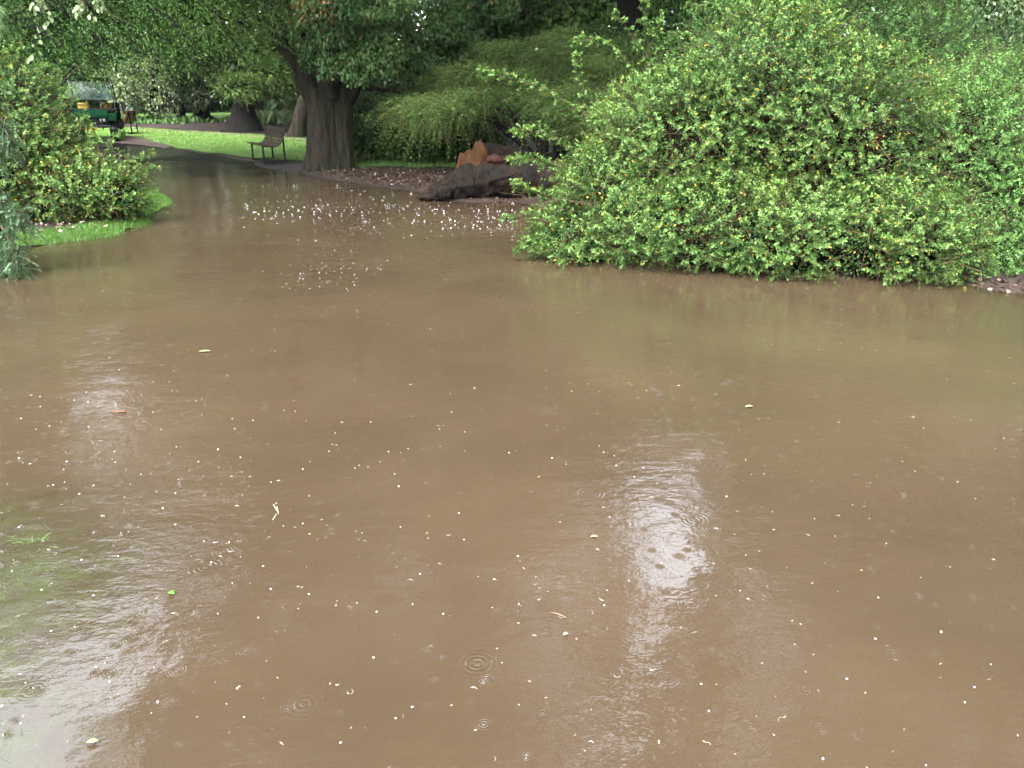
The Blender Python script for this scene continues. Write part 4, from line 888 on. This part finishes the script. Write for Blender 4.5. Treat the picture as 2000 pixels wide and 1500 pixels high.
# fallen trunk and broken stump
def wood_mats():
    m, nt, out = new_mat('rotten_orange_wood'); p = N(nt, 'ShaderNodeBsdfPrincipled', Roughness=.8); p.inputs['Specular IOR Level'].default_value = 0.06
    n1 = tex_noise(nt, 9, 5, .6, (1, 1, .15)); n2 = tex_noise(nt, 3, 4)
    c = mixc(nt, maprange(nt, n1, .35, .65), (.065, .026, .008), (.13, .058, .019)); c = mixc(nt, maprange(nt, n2, .56, .72), c, (.06, .04, .02))
    nt.links.new(c, p.inputs['Base Color']); nt.links.new(bump(nt, n1, .9, .03), p.inputs['Normal']); nt.links.new(p.outputs[0], out.inputs[0]); return m
M_orange = wood_mats()
M_log = bark_mat('rotting_bark', (0.004, 0.0035, 0.003), (0.026, 0.017, 0.011), (0.09, 0.045, 0.022), .8, .6, 10, .3)
def lump(acc, c, r, seed, sub=4, amp=.35, sc=2.0, rot=None, ridge=0.0, flat_bottom=None):
    bm = bmesh.new(); bmesh.ops.create_icosphere(bm, subdivisions=sub, radius=1)
    v = np.array([x.co[:] for x in bm.verts]); f = np.array([[x.index for x in fc.verts] for fc in bm.faces]); bm.free()
    d = 1 + amp * 2 * (fbm(v * sc + seed * 3.1, seed, 4) - .5)
    if ridge: d = d - ridge * np.abs(fbm(v * sc * 2.2 + 9, seed + 2, 2) - .5) * 2
    v = v * d[:, None] * np.array(r)
    if rot is not None: v = v @ np.array(rot).T
    v = v + np.array(c)
    if flat_bottom is not None: v[:, 2] = np.maximum(v[:, 2], flat_bottom)
    acc.add(v, f)
gl = ground_at(950, 392); Yl = gl[1]
root = thing('fallen_log', 'dark rotting log on the muddy water edge in front of the broken stump', 'log', (gl[0], Yl + .35, gl[2]))
a = Acc()
def wl_(px, py, dy): return at_Y(px, py, Yl + .3 + dy)
limb(a, [wl_(842, 382, -.1), wl_(872, 371, 0), wl_(920, 358, .05), wl_(980, 355, .1), wl_(1060, 352, .2), wl_(1180, 348, .4)], [.10, .19, .27, .25, .28, .29], 60, 56, .04, 31, .40, 5)
a.build('trunk', M_log, root)
a = Acc(); lump(a, wl_(845, 383, -.1), (.22, .13, .09), 4, 4, .5, 2.2); lump(a, wl_(868, 377, -.2), (.14, .12, .12), 6, 3, .5, 2.2); a.build('broken_end', M_log, root)
a = Acc(); limb(a, [wl_(955, 352, -.25), wl_(985, 346, -.3), wl_(1010, 338, -.25)], [.045, .035, .02], 10, 8, .1, 3); limb(a, [wl_(1000, 372, -.28), wl_(1024, 380, -.32)], [.02, .012], 5, 6, 0, 4); a.build('branch_stub', M_log, root)
a = Acc(); limb(a, [wl_(862, 356, .12), wl_(900, 343, .2), wl_(945, 332, .25), wl_(975, 328, .25)], [.05, .09, .07, .03], 16, 14, .2, 13, .3); a.build('bark_slab', M_log, root)
gs = ground_at(940, 336); Ys = gs[1] - .9
root = thing('broken_stump', 'jagged broken stump with orange split heartwood under the yew', 'stump', on_ground(at_Y(960, 330, Ys)[0], Ys))
ks = mpp(940, 330, Ys)
def jag(acc, px0, px1, base, tops, Y, depth, seed, ns=26):
    """upright splintered slab: ragged top following tops [(px,py)...]"""
    xs_ = np.linspace(px0, px1, ns); top = np.interp(xs_, [t[0] for t in tops], [t[1] for t in tops]); nz = 12; V = []
    for side in (0, 1):
        for j in range(nz + 1):
            f = j / nz
            for i, x in enumerate(xs_):
                jg = (noise3(np.array([x * .35, seed, 0.])) - .5) * 7
                py = base + (top[i] + jg * (1 if f > .6 else 0) - base) * f
                xx = x + (950 - x) * 0.10 * f
                u = (i / (ns - 1) - .5) * 2; th = depth * math.sqrt(max(0, 1 - u * u * .9)) * (1 - .45 * f)
                p = at_Y(xx, py, Y + (th if side else -th) + (noise3(np.array([x * .08, f * 2.0, seed + side])) - .5) * .16)
                V.append(p)
    V = np.array(V); m = (nz + 1) * ns; F = []
    for side in (0, 1):
        for j in range(nz):
            for i in range(ns - 1):
                q0 = side * m + j * ns + i; fq = [q0, q0 + 1, q0 + ns + 1, q0 + ns]; F.append(fq if side == 0 else fq[::-1])
    for i in range(ns - 1):
        q0 = nz * ns + i; F.append([q0, q0 + 1, m + q0 + 1, m + q0])
    for j in range(nz):
        for i in (0, ns - 1):
            q0 = j * ns + i; F.append([q0, q0 + ns, m + q0 + ns, m + q0])
    acc.add(V, np.array(F))
a = Acc(); jag(a, 886, 952, 345, [(886, 318), (892, 299), (898, 297), (910, 295), (917, 293), (923, 281), (930, 275), (938, 274), (943, 283), (952, 296)], Ys - .12, .20, 3); a.build('split_wood', M_orange, root)
a = Acc(); jag(a, 925, 1075, 352, [(925, 286), (940, 280), (965, 281), (1000, 287), (1040, 296), (1075, 330)], Ys + .15, .42, 8, 34)
lump(a, at_Y(985, 335, Ys - .25), (.42, .22, .22), 12, 4, .45, 2.0, ridge=.4); a.build('bark_shell', M_log, root)
a = Acc(); lump(a, at_Y(968, 318, Ys - .42), (.22, .12, .16), 22, 4, .5, 2.2, ridge=.4); a.build('rotten_core', solid('red_rotten_wood', (.06, .02, .012), .8, var=.4, nscale=7, bmp=.6), root)

# thin rain haze hanging over everything
hm = bpy.data.materials.new('rain_haze'); hm.use_nodes = True; hn = hm.node_tree; hn.nodes.clear()
ho = hn.nodes.new('ShaderNodeOutputMaterial'); hv = hn.nodes.new('ShaderNodeVolumePrincipled')
hv.inputs['Color'].default_value = (.86, .92, 1, 1); hv.inputs['Density'].default_value = 0.00006; hn.links.new(hv.outputs[0], ho.inputs['Volume'])
bm = bmesh.new(); bmesh.ops.create_cube(bm, size=1, matrix=Matrix.Translation((0, 25, 11)) @ Matrix.Diagonal((180, 130, 26, 1)))
tag(bm_obj('haze', bm, hm), 'thin rain haze between the trees', kind='stuff')

# ------------------------------------------------------------------ grass, litter, splashes, floating things
def scatter_poly(poly, n, inset=0.0):
    lo, hi_ = poly.min(0), poly.max(0); out = []
    while sum(map(len, out)) < n:
        p = rng.uniform(lo, hi_, (n * 2, 2)); out.append(p[seg_dist(p, poly) < -inset])
    return np.concatenate(out)[:n]
def grass(name, label, poly, n, h, w_, tb=0.0, old=.02, keep=None, lean=.4):
    p = scatter_poly(poly, n)
    if keep is not None: p = p[keep(p)]
    P = np.column_stack([p, hgt(p) + .004]); a = Acc()
    leaves(a, P, norm(UP + rng.normal(0, lean, P.shape)), norm(rng.normal(0, 1, P.shape) + np.array([0, -.5, 0])), h * rng.uniform(.5, 1.3, len(P)), w_, 'tri', np.clip(fbm(P * 1.5, 9) * .8 + .3 * rng.random(len(P)) + tb - .1, 0, 1), (rng.random(len(P)) < old) * .8)
    return tag(a.build(name, M_grass), label, 'grass', kind='stuff')
grass('verge_grass', 'wet grass blades on the verge round the left shrub', verge_poly, 30000, .055, .007, -.3)
grass('lawn_grass', 'short bright grass blades of the lawn behind the bench', lawn_poly, 42000, .055, .014, .1)
grass('strip_grass', 'thin grass between petal litter and mud', strip_poly, 7000, .05, .012)
grass('drowned_grass', 'drowned grass blades poking through the shallow water at the lower left', sub_poly, 32000, .036, .0030, -.05, .08, keep=lambda p: rng.random(len(p)) < np.clip(1.3 - np.hypot((p[:, 0] + 1.75) / 1.1, (p[:, 1] - 1.35) / 1.3), 0.05, 1), lean=.9)
def litter(name, label, polys, n, size, mat, off=.03):
    a = Acc()
    for poly, k in polys:
        p = scatter_poly(np.array(poly), k); P = np.column_stack([p, hgt(p) + off]); 
        leaves(a, P, norm(rng.normal(0, 1, P.shape) * np.array([1, 1, .15])), norm(UP + rng.normal(0, .35, P.shape)), size * rng.uniform(.5, 1.4, len(P)), size * .7, 'quad', rng.random(len(P)), (rng.random(len(P)) < .15) * 1.0)
    return tag(a.build(name, mat), label, 'litter', kind='stuff')
bank_poly = np.array(gpx([(600, 338), (700, 330), (890, 331), (1000, 340), (1040, 392), (940, 394), (860, 388), (815, 372), (700, 356)]))
litter('fallen_petals', 'pale pink petals and leaf litter scattered along the lawn edge and under the shrubs', [(pl_poly, 1500), (gpx([(250, 250), (380, 257), (480, 263), (600, 274), (690, 285), (690, 292), (600, 280), (480, 268), (380, 262), (250, 255)]), 1400), (lawn_poly, 500), (gpx([(40, 436), (230, 430), (250, 440), (200, 452), (60, 462)]), 90)], 0, .05, M_petal)
litter('leaf_litter', 'brown leaf litter on the muddy bank under the massive tree', [(bank_poly, 2600), (gpx([(1870, 552), (2100, 540), (2100, 580), (1960, 570)]), 90)], 0, .06, leaf_mat('litter_leaf', (.04, .028, .02), (.14, .085, .052), (.30, .22, .17), .1, .6), .012)

def in_water(p): return hgt(p) < -.01
def splashes():
    pts, rad = [], []
    z = []
    for _ in range(500):                    # heavy drips falling off the great tree
        px = rng.uniform(470, 1010); py = rng.normal(412, 24) + (px - 740) * .04; z.append(at_z(px, np.clip(py, 362, 470))[:2])
    for _ in range(70): z.append(at_z(rng.normal(640, 55), rng.normal(530, 26))[:2])
    z = np.array(z); pts.append(z); rad.append(np.where(np.arange(len(z)) < 500, .003 + .009 * rng.random(len(z)) ** 2, rng.uniform(.003, .006, len(z))))
    f = rng.uniform([-7, 3.2], [7, 14], (1300, 2)); pts.append(f); rad.append(.0012 + .0034 * rng.random(len(f)) ** 2.5)
    f = np.column_stack([rng.normal(-2.2, 1.2, 420), rng.uniform(1.2, 4.5, 420)]); pts.append(f); rad.append(.0012 + .0038 * rng.random(len(f)) ** 2)
    f = rng.uniform([-2.2, 1.0], [2.2, 3.6], (300, 2)); pts.append(f); rad.append(.001 + .0038 * rng.random(len(f)) ** 2.5)
    P = np.concatenate(pts); r = np.concatenate(rad); ok = in_water(P); P, r = P[ok], r[ok]
    bm = bmesh.new(); bmesh.ops.create_icosphere(bm, subdivisions=1, radius=1)
    v = np.array([x.co[:] for x in bm.verts]); f = np.array([[x.index for x in fc.verts] for fc in bm.faces]); bm.free()
    s = np.column_stack([r, r, r * rng.uniform(.5, 1.3, len(r))])
    V = np.column_stack([P, np.zeros(len(P))])[:, None] + v[None] * s[:, None]
    tag(mesh_np('rain_splashes', V.reshape(-1, 3), (np.arange(len(P))[:, None, None] * len(v) + f[None]).reshape(-1, 3), M_drop, smooth=True), 'white splashes of raindrops and heavy drips on the flood water', 'rain', kind='stuff')
    # ring crests round fresh drops, near the camera
    P = np.concatenate([rng.uniform([-2.6, 1.2], [2.6, 4.6], (420, 2)), np.column_stack([rng.normal(-2.1, .7, 260), rng.uniform(1.3, 3.6, 260)])]); P = P[in_water(P)]
    a = Acc(); S, T = 28, 5
    th = np.arange(S) / S * 6.2832; ph = np.arange(T) / (T - 1) * math.pi
    for p in P:
        R0 = .003 + .011 * rng.random() ** 1.6; t = rng.uniform(.0006, .0013); arc = rng.uniform(.0, 6.28); wgt = np.cos(th - arc) * 1.1 - .1 + .5 * np.cos(th * 2 + arc * 3)
        rr = R0 + np.cos(ph)[None] * t * 1.6; zz = np.sin(ph)[None] * t * wgt[:, None] - .0002
        V = np.stack([p[0] + np.cos(th)[:, None] * rr, p[1] + np.sin(th)[:, None] * rr, zz], -1).reshape(-1, 3)
        b = np.arange(S)[:, None] * T; b2 = ((np.arange(S) + 1) % S)[:, None] * T; s = np.arange(T - 1)[None]
        a.add(V, np.stack([b + s, b2 + s, b2 + s + 1, b + s + 1], -1).reshape(-1, 4))
    tag(a.build('rain_rings', M_ring, smooth=True), 'small raised rings around raindrops on the near water', 'rain', kind='stuff')
splashes()

def floating(name, label, px, py, L, W, ang, col, cat='leaf'):
    p = at_z(px, py, .003); bm = bmesh.new(); n = 9
    rows = []
    for i in range(n):
        t = i / (n - 1); w2 = W * .5 * math.sin(math.pi * min(max(t, .03), .97)) ** .75; z = .004 * math.sin(t * 3.1) + .001
        rows.append([bm.verts.new(((t - .5) * L, s * w2, z + (.003 if s else 0))) for s in (-1, 0, 1)])
    for a, b in zip(rows, rows[1:]):
        for j in (0, 1): bm.faces.new((a[j], a[j + 1], b[j + 1], b[j]))
    o = bm_obj(name, bm, solid(name + '_mat', col, .45, var=.15, nscale=60), None, True)
    o.location = tuple(p); o.rotation_euler = (0, 0, ang); tag(o, label, cat)
    m = o.modifiers.new('thick', 'SOLIDIFY'); m.thickness = .0012
floating('floating_leaf', 'pale yellow leaf floating alone right of the middle of the water', 1160, 1050, .030, .012, .1, (.62, .60, .22))
floating('floating_leaf', 'small cream leaf floating below the yellow leaf', 1105, 1241, .018, .012, .4, (.7, .62, .4))
floating('floating_leaf', 'bright green leaf floating at the lower left', 335, 1160, .026, .020, -.4, (.16, .42, .05))
floating('floating_leaf', 'pale yellow-green leaf lying under the shallow water near the bottom left', 181, 1451, .030, .017, .2, (.42, .46, .20))
floating('floating_leaf', 'tiny pale green leaf floating in the left middle distance', 400, 687, .075, .030, .1, (.5, .58, .25))
floating('floating_leaf', 'brown leaf floating near the left edge', 232, 806, .075, .024, .1, (.30, .14, .07))
floating('floating_leaf', 'small yellowish leaf on the water below the barberry', 1463, 795, .045, .022, .2, (.6, .58, .3))
floating('floating_leaf', 'narrow straw-coloured leaf on the water right of the centre, above the cream leaf', 1090, 1203, .060, .004, -.5, (.45, .28, .14))
for i, (x0, y0, x1, y1) in enumerate(((534, 985, 541, 998), (541, 990, 544, 1004), (533, 1015, 540, 1004))):
    p, q_ = at_z(x0, y0, .004), at_z(x1, y1, .006); bm = bmesh.new(); cyl_between(bm, p, q_, .0022, 5, .0012)
    o = bm_obj('grass_stalk', bm, solid('straw', (.66, .62, .42), .5)); tag(o, ('upper left pale straw stalk of three on the water left of centre', 'longer right-hand straw stalk of three floating left of centre', 'lowest short straw stalk of three floating left of centre')[i], 'straw', 'straw stalks floating at the left centre')
for i, (px, py) in enumerate(((40, 1056),)):
    p = at_z(px, py, 0); a = Acc(); n = 160; P = np.column_stack([p[0] + rng.normal(0, .05, n), p[1] + rng.normal(0, .02, n), np.full(n, -.002)])
    leaves(a, P, norm(rng.normal(0, .6, (n, 3)) * np.array([1.6, .6, .2]) + np.array([.8, 0, .0])), norm(UP + rng.normal(0, .4, (n, 3))), .035, .005, 'tri', .2)
    tag(a.build('grass_tuft', M_grass), 'green tuft of grass lying on the water at the left edge', 'grass tuft', kind='stuff')
# floating specks
P = rng.uniform([-5, 1.3], [5, 11], (900, 2)); P = P[in_water(P)]; a = Acc(); P3 = np.column_stack([P, np.full(len(P), .002)])
leaves(a, P3, norm(rng.normal(0, 1, P3.shape) * np.array([1, 1, 0])), norm(UP + rng.normal(0, .1, P3.shape)), rng.uniform(.004, .018, len(P3)), rng.uniform(.002, .006, len(P3)), 'quad', rng.random(len(P3)), (rng.random(len(P3)) < .5) * 1.0)
tag(a.build('floating_debris', leaf_mat('debris', (.35, .42, .18), (.55, .50, .30), (.65, .50, .28), .1, .5)), 'tiny seeds, petals and grass clippings floating over the water', 'debris', kind='stuff')
print('TRIS', sum(len(m.polygons) for m in bpy.data.meshes))
